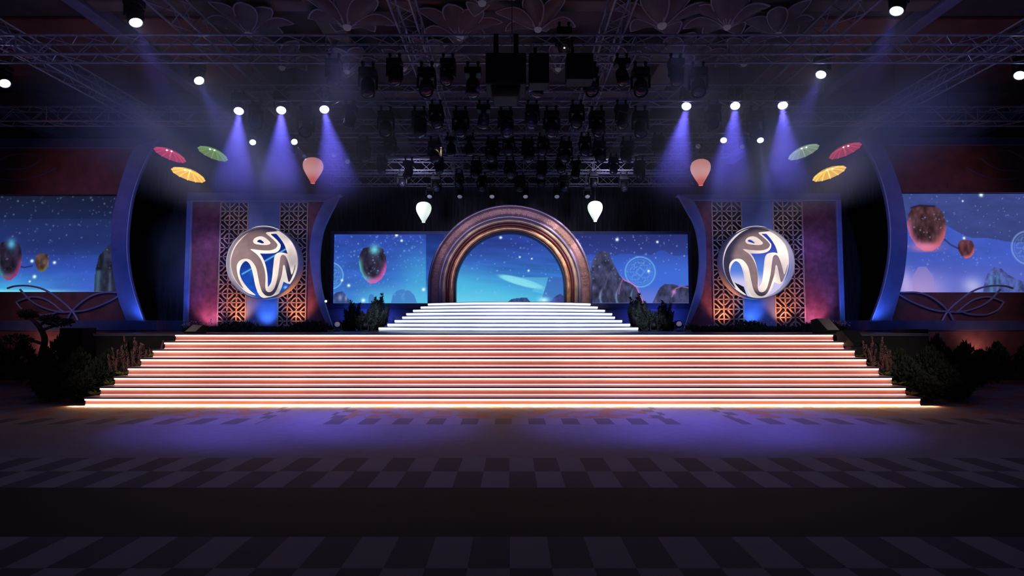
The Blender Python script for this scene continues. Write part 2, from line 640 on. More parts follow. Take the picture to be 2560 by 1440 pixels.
ring('a', 203, 197, -0.36, 0.30, None).build('outer_rim', M['rim'], ar, True)
band = ring('b', 197, 177, -0.30, 0.28, None)
for q in range(150):
    # raised meander strokes all round the band
    a0 = PI * (q + 0.5) / 150
    for u, (da, dr, la, lr) in enumerate(random.choice((((-0.3, -3, 0.12, 5.5), (0.12, 2, 0.32, 1.4)),
                                                       ((0.05, 0, 0.12, 6), (-0.2, 4, 0.3, 1.3), (-0.2, -4, 0.3, 1.3)),
                                                       ((0.22, 2, 0.1, 4.6), (-0.1, -4, 0.32, 1.3), (-0.32, -1, 0.1, 4))))):
        a = a0 + da * PI / 150
        rc = (187 + dr) * SCL
        h, w = lr * SCL, la * PI / 150 * rc * 1.2
        er, et = Vector((math.cos(a), 0, math.sin(a))), Vector((-math.sin(a), 0, math.cos(a)))
        c = Vector((0, 0, LEG)) + er * rc
        vs = []
        for y in (-0.318, -0.296):
            for sa, sb in ((-1, -1), (1, -1), (1, 1), (-1, 1)):
                p = c + er * (h * sa) + et * (w * sb)
                vs.append((p.x, y, p.z))
        band.add(vs, [(0, 1, 2, 3), (4, 7, 6, 5), (0, 4, 5, 1), (1, 5, 6, 2), (2, 6, 7, 3), (3, 7, 4, 0)], 1)
band.build('engraved_band', [M['arch_band'], M['arch_glyph']], ar)
ring('c', 177, 169.5, -0.33, 0.26, None).build('blue_bead', M['rim'], ar, True)
ring('d', 169.5, 159.5, -0.26, 0.24, None).build('tan_band', M['arch_tan'], ar, True)
ring('e', 159.5, 152, -0.20, 0.22, None).build('red_groove', M['arch_red'], ar, True)
ring('f', 152, 140.5, -0.16, 0.20, None).build('gold_band', M['arch_gold'], ar, True)
ring('g', 140.5, 135.5, -0.10, 0.30, None).build('inner_edge', M['arch_edge'], ar, True)


# ------------------------------------------------------------------ pictures on the LED screens
def vnoise(x, y, seed=0, oct=4):
    r = np.zeros_like(x)
    amp, tot = 1.0, 0.0
    g = np.random.default_rng(seed)
    for o in range(oct):
        T = g.random((64, 64))
        xi, yi = np.floor(x).astype(int), np.floor(y).astype(int)
        fx, fy = x - xi, y - yi
        fx, fy = fx * fx * (3 - 2 * fx), fy * fy * (3 - 2 * fy)
        a, b = T[yi % 64, xi % 64], T[yi % 64, (xi + 1) % 64]
        c, d = T[(yi + 1) % 64, xi % 64], T[(yi + 1) % 64, (xi + 1) % 64]
        r += amp * ((a * (1 - fx) + b * fx) * (1 - fy) + (c * (1 - fx) + d * fx) * fy)
        tot += amp
        amp *= 0.5
        x, y = x * 2.03 + 7.1, y * 2.03 + 3.7
    return r / tot


def inpoly(x, y, poly):
    r = np.zeros(x.shape, bool)
    n = len(poly)
    for i in range(n):
        x0, y0 = poly[i]
        x1, y1 = poly[(i + 1) % n]
        if y0 == y1:
            continue
        c = ((y0 > y) != (y1 > y)) & (x < (x1 - x0) * (y - y0) / (y1 - y0) + x0)
        r ^= c
    return r


def seg_dist(x, y, pts):
    d = np.full(x.shape, 1e9)
    for (x0, y0), (x1, y1) in zip(pts[:-1], pts[1:]):
        dx, dy = x1 - x0, y1 - y0
        t = np.clip(((x - x0) * dx + (y - y0) * dy) / max(dx * dx + dy * dy, 1e-9), 0, 1)
        d = np.minimum(d, np.hypot(x - x0 - t * dx, y - y0 - t * dy))
    return d


def lerp(a, b, t):
    return np.asarray(a) * (1 - t[..., None]) + np.asarray(b) * t[..., None]


def ss(a, b, v):
    t = np.clip((v - a) / (b - a), 0, 1)
    return t * t * (3 - 2 * t)


def paint(img, mask, c):
    m = np.asarray(mask, float)[..., None]
    return img * (1 - m) + np.asarray(c, float) * m


def stars(img, x, y, box, n, seed, col=(150, 180, 240), big=()):
    g = np.random.default_rng(seed)
    x0, y0, x1, y1 = box
    L = [(g.uniform(x0, x1), y0 + (y1 - y0) * g.random() ** 1.25, g.choice([0.8, 1.0, 1.3, 1.6], p=[.4, .3, .2, .1]), g.uniform(.25, .9)) for _ in range(n)]
    for sx, sy, r, a in L:
        w = (np.abs(x - sx) < 6) & (np.abs(y - sy) < 6)
        if w.any():
            k = a * np.exp(-((x[w] - sx) ** 2 + (y[w] - sy) ** 2) / (2 * r * r))
            img[w] = img[w] * (1 - k[:, None]) + np.array(col) * k[:, None]
    for sx, sy, r in big:
        w = (np.abs(x - sx) < 16) & (np.abs(y - sy) < 16)
        if w.any():
            d2 = (x[w] - sx) ** 2 + (y[w] - sy) ** 2
            k = np.clip(1.3 * np.exp(-d2 / (2 * r * r)), 0, 1)
            img[w] = img[w] * (1 - k[:, None]) + np.array((225, 250, 255)) * k[:, None]
    return img


def rock(img, x, y, poly, base, seed, dark=0.6):
    m = inpoly(x, y, poly)
    n = vnoise(x / 9.0, y / 16.0, seed, 4)
    c = np.asarray(base) * (dark + 1.2 * n[..., None] * (1.6 - dark))
    return np.where(m[..., None], c, img)


def medallion(img, x, y, cx, cy, r, tint=(110, 190, 240)):
    d = np.hypot(x - cx, y - cy)
    a = np.zeros_like(d)
    a = np.maximum(a, np.exp(-((d - r * 0.93) / (r * 0.05)) ** 2))
    a = np.maximum(a, 0.5 * np.exp(-((d - r * 0.78) / (r * 0.03)) ** 2))
    ux, uy = (x - cx) / r, (y - cy) / r
    rx, ry = 0.77 * ux + 0.64 * uy, -0.64 * ux + 0.77 * uy
    q = np.maximum(np.abs(rx), np.abs(ry))
    a = np.maximum(a, 0.55 * (np.abs(q - 0.2) < 0.05))
    zig = np.abs(((rx * 2.6) % 1.0) - 0.5) < 0.13
    zag = np.abs(((ry * 2.6 + 0.25 * np.floor(rx * 2.6)) % 1.0) - 0.5) < 0.13
    a = np.maximum(a, 0.5 * ((zig ^ zag) & (d < r * 0.72) & (q > 0.3)))
    a = np.where(d < r, np.maximum(a, 0.12), a)
    return paint(img, np.clip(a, 0, 1) * 0.75, tint)


def floating_rock(img, x, y, cx, cy, w, h, seed, rim_l=None, rim_b=None, top=None, base=(38, 34, 52)):
    poly = [(cx + w * a, cy + h * b) for a, b in
            ((-.34, -.46), (-.1, -.5), (.2, -.49), (.36, -.44), (.47, -.25), (.5, .0), (.45, .2), (.32, .38), (.12, .49), (-.08, .5), (-.28, .38), (-.44, .15), (-.5, -.08), (-.46, -.3))]
    img = rock(img, x, y, poly, base, seed, 0.45)
    m = inpoly(x, y, poly)
    nx, ny = (x - cx) / (w * .5), (y - cy) / (h * .5)
    rr = np.hypot(nx, ny)
    if rim_l is not None:
        k = m * ss(0.55, 0.95, rr) * ss(0.1, .6, -nx * .6 + ny * .7)
        img = paint(img, k * 0.85, rim_l)
    if rim_b is not None:
        k = m * ss(0.5, 0.95, rr) * ss(0.15, .7, nx * .55 + ny * .75)
        img = paint(img, k * 0.9, rim_b)
    if top is not None:
        k = np.exp(-(((x - cx - w * .06) / (w * .16)) ** 2 + ((y - cy + h * .42) / (h * .13)) ** 2))
        img = paint(img, k, top)
    return img


def pic_center(x, y):
    t = (y - 585) / 172.0
    img = lerp((46, 70, 164), (58, 118, 205), t)
    n = vnoise(x / 60, y / 18, 3)
    img = img * (0.85 + 0.3 * n[..., None])
    # left third: cyan glow towards the seam and the horizon
    k = np.exp(-((x - 1056) / 60) ** 2) * ss(0.0, 0.7, t) * (x < 1067)
    img = paint(img, 0.8 * k, (70, 170, 220))
    k = ss(0.62, 1.0, t) * (x < 1110)
    img = paint(img, 0.85 * k * ss(840, 950, x), (92, 195, 235))
    img = np.where(((x > 1066) & (x < 1112))[..., None], img * np.array((0.86, 0.95, 0.98)) * (0.7 + 0.4 * t[..., None]), img)
    # inside the arch
    ins = ss(1108, 1114, x) * (1 - ss(1436, 1442, x))
    a = lerp((44, 62, 146), (56, 120, 205), ss(0, .75, t))
    diag = t + (1275 - x) / 900.0
    a = a * (0.86 + 0.28 * vnoise((x + 2 * y) / 90, (y - 0.12 * x) / 9, 8)[..., None])
    a = paint(a, ss(0.45, 0.95, diag), (78, 186, 226))
    a = paint(a, 0.5 * ss(0.75, 1.05, t) * ss(1400, 1150, x), (140, 232, 245))
    ang = 0.27
    ex, ey = (x - 1305) * math.cos(ang) + (y - 705) * math.sin(ang), -(x - 1305) * math.sin(ang) + (y - 705) * math.cos(ang)
    a = paint(a, 0.85 * ss(1.25, 0.8, np.hypot(ex / 56, ey / 9)), (146, 232, 240))
    wedge = inpoly(x, y, [(1250, 693), (1372, 694), (1368, 715), (1358, 735), (1330, 728), (1345, 716), (1300, 698)])
    a = paint(a, 0.45 * wedge, (110, 210, 235))
    dk = inpoly(x, y, [(1372, 694), (1440, 690), (1440, 760), (1350, 760), (1360, 735)])
    a = paint(a, 0.7 * dk, (62, 100, 180))
    a = rock(a, x, y, [(1268, 757), (1280, 748), (1298, 745), (1318, 744), (1330, 757)], (48, 66, 110), 5)
    a = rock(a, x, y, [(1375, 757), (1388, 742), (1402, 734), (1410, 740), (1420, 757)], (52, 62, 120), 6)
    g = np.exp(-(((x - 1361) / 13) ** 2 + ((y - 750) / 7) ** 2))
    a = paint(a, g, (190, 250, 255))
    img = img * (1 - ins[..., None]) + a * ins[..., None]
    # right third: dusk clouds, violet horizon
    r = ss(1436, 1442, x)
    b = lerp((44, 58, 138), (64, 102, 200), ss(0, .62, t))
    edge = 640 + 16 * (vnoise(x / 40, x * 0 + 2, 21) - .5) - 14 * np.exp(-((x - 1660) / 18) ** 2)
    b = np.where((y < edge)[..., None], b * np.array((.92, .86, .86)), b * np.array((1.0, 1.04, 1.06)))
    b = paint(b, 0.7 * ss(0.68, 1.0, t), (120, 132, 214))
    b = medallion(b, x, y, 1602, 680, 40)
    img = img * (1 - r[..., None]) + b * r[..., None]
    img = medallion(img, x, y, 826, 690, 36, (120, 200, 240))
    # big rock range with a pink rim
    rk = [(1476, 757), (1478, 690), (1482, 655), (1494, 632), (1508, 627), (1522, 630), (1530, 648), (1540, 668), (1550, 688), (1562, 702), (1580, 710), (1592, 720), (1600, 740), (1608, 757)]
    dist = seg_dist(x, y, rk[7:])
    img = paint(img, 0.85 * np.exp(-(dist / 3.2) ** 2) * ss(690, 712, y + 8), (226, 120, 200))
    img = rock(img, x, y, rk, (50, 52, 78), 31, 0.55)
    for px_, w in ((1481, 3), (1505, 2.6), (1545, 2.4), (1582, 2)):
        k = np.exp(-((x - px_ - 4 * np.sin(y / 11.0)) / w) ** 2) * ss(705, 745, y) * inpoly(x, y, rk)
        img = paint(img, 0.6 * k, (150, 180, 225))
    img = paint(img, 0.7 * np.exp(-(seg_dist(x, y, [(1512, 720), (1522, 690), (1533, 680)]) / 1.6) ** 2), (92, 84, 120))
    img = paint(img, 0.7 * np.exp(-(seg_dist(x, y, [(1548, 735), (1552, 712), (1557, 700)]) / 1.6) ** 2), (170, 110, 170))
    r2 = [(1632, 757), (1640, 738), (1650, 720), (1662, 711), (1684, 710), (1700, 716), (1724, 714), (1724, 757)]
    img = rock(img, x, y, r2, (52, 54, 84), 33, 0.55)
    img = paint(img, 0.85 * np.exp(-(((x - 1685) / 5) ** 2 + ((y - 730) / 6) ** 2)), (226, 140, 210))
    img = paint(img, 0.6 * np.exp(-(seg_dist(x, y, [(1680, 742), (1690, 722), (1704, 716), (1722, 720)]) / 1.8) ** 2), (190, 130, 200))
    # far towers on the left horizon
    for poly in ([(980, 757), (984, 738), (994, 727), (1008, 723), (1026, 727), (1038, 738), (1045, 757)], [(924, 757), (925, 738), (931, 735), (937, 738), (938, 757)]):
        img = paint(img, 0.8 * inpoly(x, y, poly), (66, 118, 196))
    img = paint(img, 0.5 * np.exp(-(seg_dist(x, y, [(1012, 735), (1008, 742), (1012, 750)]) / 3) ** 2), (96, 160, 220))
    img = rock(img, x, y, [(835, 757), (835, 738), (845, 731), (858, 728), (866, 735), (874, 748), (878, 757)], (46, 58, 100), 36)
    img = paint(img, 0.8 * np.exp(-(((x - 853) / 5) ** 2 + ((y - 744) / 8) ** 2)), (150, 170, 215))
    img = paint(img, 0.8 * np.exp(-(((x - 868) / 3) ** 2 + ((y - 746) / 7) ** 2)), (150, 170, 215))
    img = floating_rock(img, x, y, 933, 663, 70, 92, 41, (96, 200, 205), (214, 92, 180), (104, 206, 226))
    img = stars(img, x, y, (838, 588, 1066, 740), 210, 51, (120, 170, 235), [(992, 588, 2.6), (1005, 602, 2), (857, 701, 2), (874, 714, 2.4), (911, 751, 3), (1061, 724, 2.6)])
    img = stars(img, x, y, (1112, 590, 1440, 740), 110, 52, (140, 190, 245), [(1253, 594, 2.2), (1301, 643, 1.5), (1323, 677, 1.7), (1331, 647, 1.4)])
    img = stars(img, x, y, (1442, 588, 1722, 700), 120, 53, (150, 170, 235), [(1545, 599, 2.7), (1646, 605, 2.0), (1623, 678, 2.2)])
    return img


def pic_left(x, y):
    t = (y - 487) / 243.0
    img = lerp((27, 36, 66), (34, 48, 104), ss(0, .45, t))
    img = paint(img, ss(.45, .85, t), (46, 76, 170))
    img = np.where((y < 548)[..., None], img * 0.88, img)
    img = np.where((y > 638)[..., None], img * 1.1, img)
    k = ss(.72, 1.0, t)
    img = paint(img, 0.9 * k * ss(300, 40, x), (70, 176, 224))
    img = paint(img, 0.6 * k * ss(0, 200, x), (66, 96, 200))
    img = paint(img, 0.9 * ss(.955, 1, t) * ss(260, 60, x), (130, 225, 245))
    img = img * (0.93 + 0.14 * vnoise(x / 40, y / 14, 4)[..., None])
    rk = [(237, 730), (238, 690), (240, 668), (246, 640), (262, 620), (276, 606), (300, 598), (330, 590), (330, 730)]
    img = rock(img, x, y, rk, (32, 36, 52), 61, 0.45)
    img = paint(img, 0.7 * np.exp(-((x - 246) / 7) ** 2) * ss(672, 680, y), (74, 110, 140))
    img = paint(img, 0.55 * np.exp(-((x - 275) / 4) ** 2) * ss(670, 690, y), (90, 100, 140))
    img = paint(img, np.exp(-(seg_dist(x, y, [(50, 666), (66, 669), (84, 665)]) / 1.4) ** 2), (28, 34, 74))
    img = floating_rock(img, x, y, 27, 652, 62, 98, 62, (70, 150, 170), (150, 60, 110), (80, 170, 210), (34, 28, 46))
    img = floating_rock(img, x, y, 107, 657, 34, 46, 63, None, (110, 110, 60), None, (70, 54, 52))
    img = stars(img, x, y, (-180, 490, 290, 715), 240, 64, (110, 130, 185), [(83, 653, 2.6), (138, 657, 2.4), (91, 692, 2.8), (80, 704, 1.6), (154, 488, 1.4)])
    return img


def pic_right(x, y):
    t = (y - 481) / 250.0
    img = lerp((54, 68, 134), (62, 84, 176), ss(0, .5, t))
    edge = 595 - 38 * ss(2440, 2330, x) + 8 * (vnoise(x / 30, x * 0, 71) - .5) + 14 * ss(2440, 2560, x)
    up = y < edge
    img = np.where(up[..., None], np.asarray((58, 70, 132)) * (0.9 + .25 * vnoise(x / 50, y / 20, 72)[..., None]), np.asarray((64, 88, 186)) * (0.92 + .2 * vnoise(x / 60, y / 25, 73)[..., None]))
    img = paint(img, 0.6 * ss(.55, .95, t), (104, 110, 206))
    hz = ss(.70, 1.0, t)
    img = paint(img, 0.8 * hz * np.exp(-((x - 2290) / 70) ** 2), (196, 170, 226))
    img = paint(img, 0.75 * np.exp(-(((x - 2426) / 26) ** 2 + ((y - 716) / 22) ** 2)), (196, 196, 238))
    img = paint(img, 0.5 * np.exp(-(((x - 2255) / 14) ** 2 + ((y - 705) / 30) ** 2)), (210, 190, 240))
    img = paint(img, 0.55 * inpoly(x, y, [(2272, 731), (2275, 690), (2290, 668), (2310, 668), (2326, 690), (2332, 731)]), (160, 134, 196))
    rk = [(2452, 731), (2458, 700), (2468, 680), (2484, 668), (2502, 672), (2520, 688), (2545, 700), (2580, 712), (2760, 720), (2760, 731)]
    img = rock(img, x, y, rk, (58, 70, 122), 74, 0.6)
    img = paint(img, .6 * np.exp(-((x - 2474) / 5) ** 2) * ss(680, 700, y), (96, 150, 190))
    img = paint(img, .5 * np.exp(-((x - 2490) / 4) ** 2) * ss(675, 695, y), (96, 150, 190))
    img = medallion(img, x, y, 2572, 620, 44, (130, 170, 230))
    img = paint(img, np.exp(-(seg_dist(x, y, [(2355, 595), (2374, 612), (2394, 622)]) / 1.7) ** 2), (40, 40, 84))
    img = floating_rock(img, x, y, 2315, 572, 100, 114, 75, (206, 110, 160), (196, 96, 110), None, (62, 40, 46))
    k = np.exp(-(((x - 2310) / 34) ** 2 + ((y - 618) / 12) ** 2))
    img = paint(img, 0.85 * k * (y < 632), (226, 130, 170))
    img = paint(img, np.exp(-(seg_dist(x, y, [(2278, 520), (2300, 514), (2338, 516)]) / 2.4) ** 2), (44, 24, 44))
    img = floating_rock(img, x, y, 2414, 623, 43, 46, 76, None, (206, 100, 110), None, (74, 42, 50))
    img = stars(img, x, y, (2248, 484, 2740, 700), 190, 77, (150, 160, 220), [(2459, 487, 3.4), (2410, 596, 2.2), (2411, 503, 1.5)])
    return img


def pic_emblem(right):
    def f(x, y):
        # x, y in the emblem's own 1440-unit drawing
        t = y / 1440.0
        if right:
            img = lerp((48, 64, 168), (88, 128, 220), ss(.2, .62, t))
            img = paint(img, ss(.58, .76, t), (206, 200, 242))
            img = paint(img, inpoly(x, y, [(120, 1100), (330, 1070), (420, 1110), (520, 1160), (600, 1400), (200, 1400)]), (24, 24, 40))
            img = paint(img, ss(1180, 1330, x) * ss(.2, .5, t) * ss(.85, .6, t), (70, 110, 215))
        else:
            img = lerp((20, 40, 120), (30, 76, 176), ss(.2, .9, t))
            img = img * (0.75 + 0.5 * vnoise(x / 130, y / 130, 81)[..., None])
            img = paint(img, np.exp(-(seg_dist(x, y, [(280, 920), (1120, 430)]) / 16) ** 2), (96, 186, 236))
            img = paint(img, np.exp(-(((x - 1090) / 34) ** 2 + ((y - 1170) / 28) ** 2)), (150, 210, 245))
            img = paint(img, .8 * np.exp(-(((x - 480) / 60) ** 2 + ((y - 880) / 70) ** 2)), (54, 130, 220))
        return img
    return f


def picture_plane(name, fn, box, Y, step, m, parent=None, shape=None):
    """a flat screen whose every pixel is a vertex colour; box in photo pixels at distance Y"""
    x0, y0, x1, y1 = box
    nx, ny = int(round((x1 - x0) / step)) + 1, int(round((y1 - y0) / step)) + 1
    gx, gy = np.meshgrid(np.linspace(x0, x1, nx), np.linspace(y0, y1, ny))
    img = np.clip(fn(gx, gy), 0, 255) / 255.0
    lin = s2l(img).reshape(-1, 3)
    a, b = at(x0, y0, Y), at(x1, y1, Y)
    fx, fz = np.linspace(a.x, b.x, nx), np.linspace(a.z, b.z, ny)
    if shape:
        fx, fz = shape(np.linspace(x0, x1, nx), np.linspace(y0, y1, ny))
    vx, vz = np.meshgrid(fx, fz)
    vs = np.stack([vx.ravel(), np.full(vx.size, Y), vz.ravel()], 1)
    idx = np.arange(nx * ny).reshape(ny, nx)
    q = np.stack([idx[1:, :-1], idx[1:, 1:], idx[:-1, 1:], idx[:-1, :-1]], -1).reshape(-1, 4)
    if shape:
        cx, cy = (gx[1:, :-1] + gx[1:, 1:]) / 2, (gy[1:, :-1] + gy[:-1, :-1]) / 2
        q = q[(np.hypot(cx - 725, cy - 725) < 648).ravel()]
    me = bpy.data.meshes.new(name)
    me.vertices.add(len(vs))
    me.vertices.foreach_set('co', vs.ravel())
    me.loops.add(q.size)
    me.loops.foreach_set('vertex_index', q.ravel().astype(np.int32))
    me.polygons.add(len(q))
    me.polygons.foreach_set('loop_start', np.arange(0, q.size, 4, dtype=np.int32))
    me.update(calc_edges=True)
    ca = me.color_attributes.new('picture', 'FLOAT_COLOR', 'POINT')
    ca.data.foreach_set('color', np.concatenate([lin, np.ones((len(lin), 1))], 1).ravel().astype(np.float32))
    me.materials.append(m)
    o = bpy.data.objects.new(name, me)
    COL.objects.link(o)
    if parent is not None:
        o.parent = parent
        o.matrix_parent_inverse = Matrix.Translation(parent.location).inverted()
    return o


def under(o, parent):
    o.parent = parent
    o.matrix_parent_inverse = Matrix.Translation(parent.location).inverted()
    return o


pm = picture_mat('screen_picture', 1.0)
pm.cycles.emission_sampling = 'NONE'

# central screen on its plinth
YS = 22.0
a, b = at(836, 586, YS), at(1722, 758, YS)
sc = empty('led_screen', ((a.x + b.x) / 2, YS, b.z), 'wide LED screen showing a starry blue sky behind the round arch', 'screen')
picture_plane('picture', pic_center, (836, 586, 1722, 758), YS, 1.2, pm, sc)
under(MB().box((a.x - 0.12, YS + 0.03, b.z - 0.02), (b.x + 0.12, YS + 0.30, a.z + 0.12)).build('cabinet', M['black']), sc)
fr = MB()
for lo, hi in (((a.x - 0.12, YS - 0.02, a.z), (b.x + 0.12, YS + 0.03, a.z + 0.12)), ((a.x - 0.12, YS - 0.02, b.z - 0.02), (a.x, YS + 0.03, a.z)),
               ((b.x, YS - 0.02, b.z - 0.02), (b.x + 0.12, YS + 0.03, a.z))):
    fr.box(lo, hi)
under(fr.build('bezel', M['bluedark']), sc)
pl = empty('screen_plinth', (0, YS, STAGE_Z), 'dark blue plinth wall under the central screen', 'plinth')
under(MB().box((a.x - 0.6, YS - 0.1, STAGE_Z), (b.x + 0.6, YS + 0.35, b.z - 0.22)).build('front_panel', M['blue']), pl)
under(MB().box((a.x - 0.6, YS - 0.16, b.z - 0.22), (b.x + 0.6, YS + 0.35, b.z - 0.021)).build('ledge', M['bluedark'], bevel=0.015), pl)

# ------------------------------------------------------------------ big side panels with screens
YB = 16.8
blade_L = {'out': [(403, 352), (384, 383), (357, 442), (338, 505), (327, 592), (330, 665), (343, 729), (367, 801)],
           'in': [(345, 371), (326, 413), (306, 476), (292, 539), (287, 602), (292, 680), (304, 743), (325, 801)]}
blade_R = {'out': [(2140, 349), (2164, 383), (2189, 437), (2206, 495), (2216, 563), (2216, 631), (2206, 695), (2191, 748), (2171, 801)],
           'in': [(2198, 364), (2220, 413), (2242, 476), (2254, 539), (2259, 602), (2252, 680), (2240, 733), (2220, 801)]}


def side_set(side):
    L = side < 0
    word = 'left' if L else 'right'
    X_out = -17.2 if L else 17.2
    bl = blade_L if L else blade_R
    xin = 300 if L else 2246
    z = lambda y: at(xin, y, YB).z
    base_z = z(801)
    root = empty('scenic_flat', (at(xin, 800, YB).x, YB, base_z),
                 f'tall red and blue scenic wall with curved edge and wide screen, {word} of the stage', 'stage set')
    out = smooth_curve(pxz(bl['out'], YB), 5)
    inn = smooth_curve(pxz(bl['in'], YB), 5)
    poly = out + inn[::-1]
    under(MB().prism(poly, YB - 0.17, YB - 0.051).build('curved_edge', M['blue']), root)
    edge = [(x, YB - 0.17, zz) for x, zz in out]
    under(MB().tube(edge, 0.028, 6).build('edge_trim', M['curve_rod']), root)
    yt0, yt1 = (350, 371) if L else (346, 364)
    yn = 378
    xi_t = at(bl['in'][0][0], yt1, YB).x
    xo_t = at(bl['out'][0][0], yt0, YB).x
    lo, hi = sorted((X_out, xi_t + (0.12 if L else -0.12)))
    top_poly = [(X_out, z(yt1)), (X_out, z(yt0)), (xo_t, z(yt0 + 1)), (xi_t, z(yt1))]
    under(MB().prism(top_poly, YB - 0.15, YB + 0.22).build('top_beam', M['bluedark']), root)
    s_top, s_bot = (487, 730) if L else (481, 731)
    xe = at(xin, 600, YB).x
    # red upper fascia, clipped to the blade's inner curve
    def clip(y0, y1, ext):
        pts = [p for p in inn if z(y1) - 1e-3 <= p[1] <= z(y0) + 1e-3]
        pts = sorted(pts, key=lambda p: -p[1])
        e = 0.12 if L else -0.12
        return [(X_out, z(y1)), (X_out, z(y0))] + [(p[0] + e, p[1]) for p in [(pts[0][0], z(y0))] + pts + [(pts[-1][0], z(y1))]]
    fas = under(MB().prism(clip(yt1, s_top, 0), YB - 0.05, YB + 0.2).build('upper_fascia', M['redbrown']), root)
    low = under(MB().prism(clip(s_bot, 801, 0), YB - 0.05, YB + 0.2).build('lower_fascia', M['redbrown']), root)
    under(MB().box((min(X_out, xe), YB + 0.22, z(s_bot) - 0.02), (max(X_out, xe), YB + 0.42, z(s_top) + 0.02)).build('screen_cabinet', M['black']), root)
    picture_plane('screen_picture', pic_left if L else pic_right, (-185, 487, 318, 730) if L else (2232, 481, 2745, 731), YB + 0.21, 1.5, pm, root)
    # ledge line below the top beam
    under(MB().box((min(X_out, xi_t), YB - 0.10, z(yt1) - 0.02), (max(X_out, xi_t), YB - 0.04, z(yt1) + 0.03)).build('ledge_trim', M['curve_rod']), root)
    # swirls in relief on the upper fascia
    sw_ = MB()
    if L:
        arcs = [[(-40, 175), (0, 142), (60, 116), (130, 112), (190, 132), (222, 150)], [(-60, 150), (0, 183), (80, 192), (150, 180), (220, 142)], [(-60, 215), (0, 238), (100, 246), (200, 226), (292, 184)]]
        arcs = [[(x * .486, y * .486 + 330) for x, y in a] for a in arcs]
    else:
        arcs = [[(800, 130), (850, 170), (920, 195), (1010, 192), (1080, 160)], [(725, 180), (800, 220), (900, 242), (1000, 236), (1090, 200)], [(815, 138), (880, 100), (950, 95), (1029, 138), (1060, 170)]]
        arcs = [[(2060 + x * .486, y * .486 + 330) for x, y in a] for a in arcs]
    for a_ in arcs:
        c = smooth_curve(a_, 5)
        sw_.tube([at(x, y, YB - 0.05) for x, y in c], 0.03, 6)
    under(sw_.build('swirl_relief', M['swirl']), root)
    # leaf-shaped rods over the lower fascia
    A = [[(70, 950), (140, 930), (250, 925), (370, 945), (470, 990), (570, 1060), (680, 1160), (740, 1255)],
         [(155, 1080), (210, 1055), (310, 1030), (420, 1050), (500, 1095), (575, 1155), (610, 1180)],
         [(190, 960), (260, 1040), (350, 1105), (460, 1150), (575, 1175), (690, 1170), (800, 1160), (930, 1120), (1050, 1065), (1150, 1005)],
         [(630, 1255), (680, 1170), (760, 1090), (870, 1020), (980, 990), (1130, 990)],
         [(155, 1080), (190, 1130), (230, 1165), (330, 1200), (480, 1195), (575, 1160)]]
    for a_ in A:
        pts = [(x * .264, y * .264 + 470) for x, y in a_]
        if not L:
            pts = [(2550.5 - x, y) for x, y in pts]
        c = smooth_curve(pts, 6)
        under(MB().tube([at(x, y, YB - 0.14) for x, y in c], 0.028, 6).build('leaf_rod', M['curve_rod']), root)
    # platform that carries it
    pf = empty('side_platform', (at(xin, 820, 16.5).x, 16.5, 0), f'low side platform with a blue edge and red skirt, {word} of the stage', 'platform')
    xa = -10.05 if L else 10.05
    lo, hi = sorted((X_out, xa))
    under(MB().box((lo, 16.45, at(0, 826, 16.5).z), (hi, 18.6, base_z)).build('deck_edge', M['bluedark'], bevel=0.01), pf)
    under(MB().box((lo, 16.52, 0), (hi, 18.5, at(0, 826, 16.5).z)).build('red_skirt', M['redbrown']), pf)
    return root


side_set(-1)
side_set(1)

# ------------------------------------------------------------------ mid panels with lattice and emblem
YP = 17.2


def bars(b, x0, z0, x1, z1, y, w, d):
    dx, dz = x1 - x0, z1 - z0
    l = math.hypot(dx, dz)
    nx, nz = -dz / l * w / 2, dx / l * w / 2
    b.prism([(x0 + nx, z0 + nz), (x1 + nx, z1 + nz), (x1 - nx, z1 - nz), (x0 - nx, z0 - nz)], y - d, y)


def lattice(x0, x1, z0, z1, y):
    b = MB()
    nx = 3
    u = (x1 - x0) / nx
    ny = int(math.ceil((z1 - z0) / u))
    w, d = u * 0.115, 0.05
    def seg(xa, za, xb, zb):
        # clipped at the bottom edge
        if za < z0 and zb < z0:
            return
        if za < z0:
            t = (z0 - za) / (zb - za); xa, za = xa + (xb - xa) * t, z0
        if zb < z0:
            t = (z0 - zb) / (za - zb); xb, zb = xb + (xa - xb) * t, z0
        if math.hypot(xa - xb, za - zb) > 0.01:
            bars(b, xa, za, xb, zb, y, w, d)
    for i in range(nx + 1):
        seg(x0 + i * u, z1, x0 + i * u, z0)
    for j in range(ny + 1):
        if z1 - j * u > z0:
            seg(x0, z1 - j * u, x1, z1 - j * u)
    for i in range(nx):
        for j in range(ny):
            X, Z = x0 + i * u, z1 - j * u
            flip = (i + j) % 2
            for pts in (((.36, 0), (.62, .36), (1, .66)), ((0, .36), (.36, .62), (.64, 1))):
                q = [((1 - p[0]) if flip else p[0], p[1]) for p in pts]
                for (p0, p1) in zip(q[:-1], q[1:]):
                    seg(X + p0[0] * u, Z - p0[1] * u, X + p1[0] * u, Z - p1[1] * u)
    return b


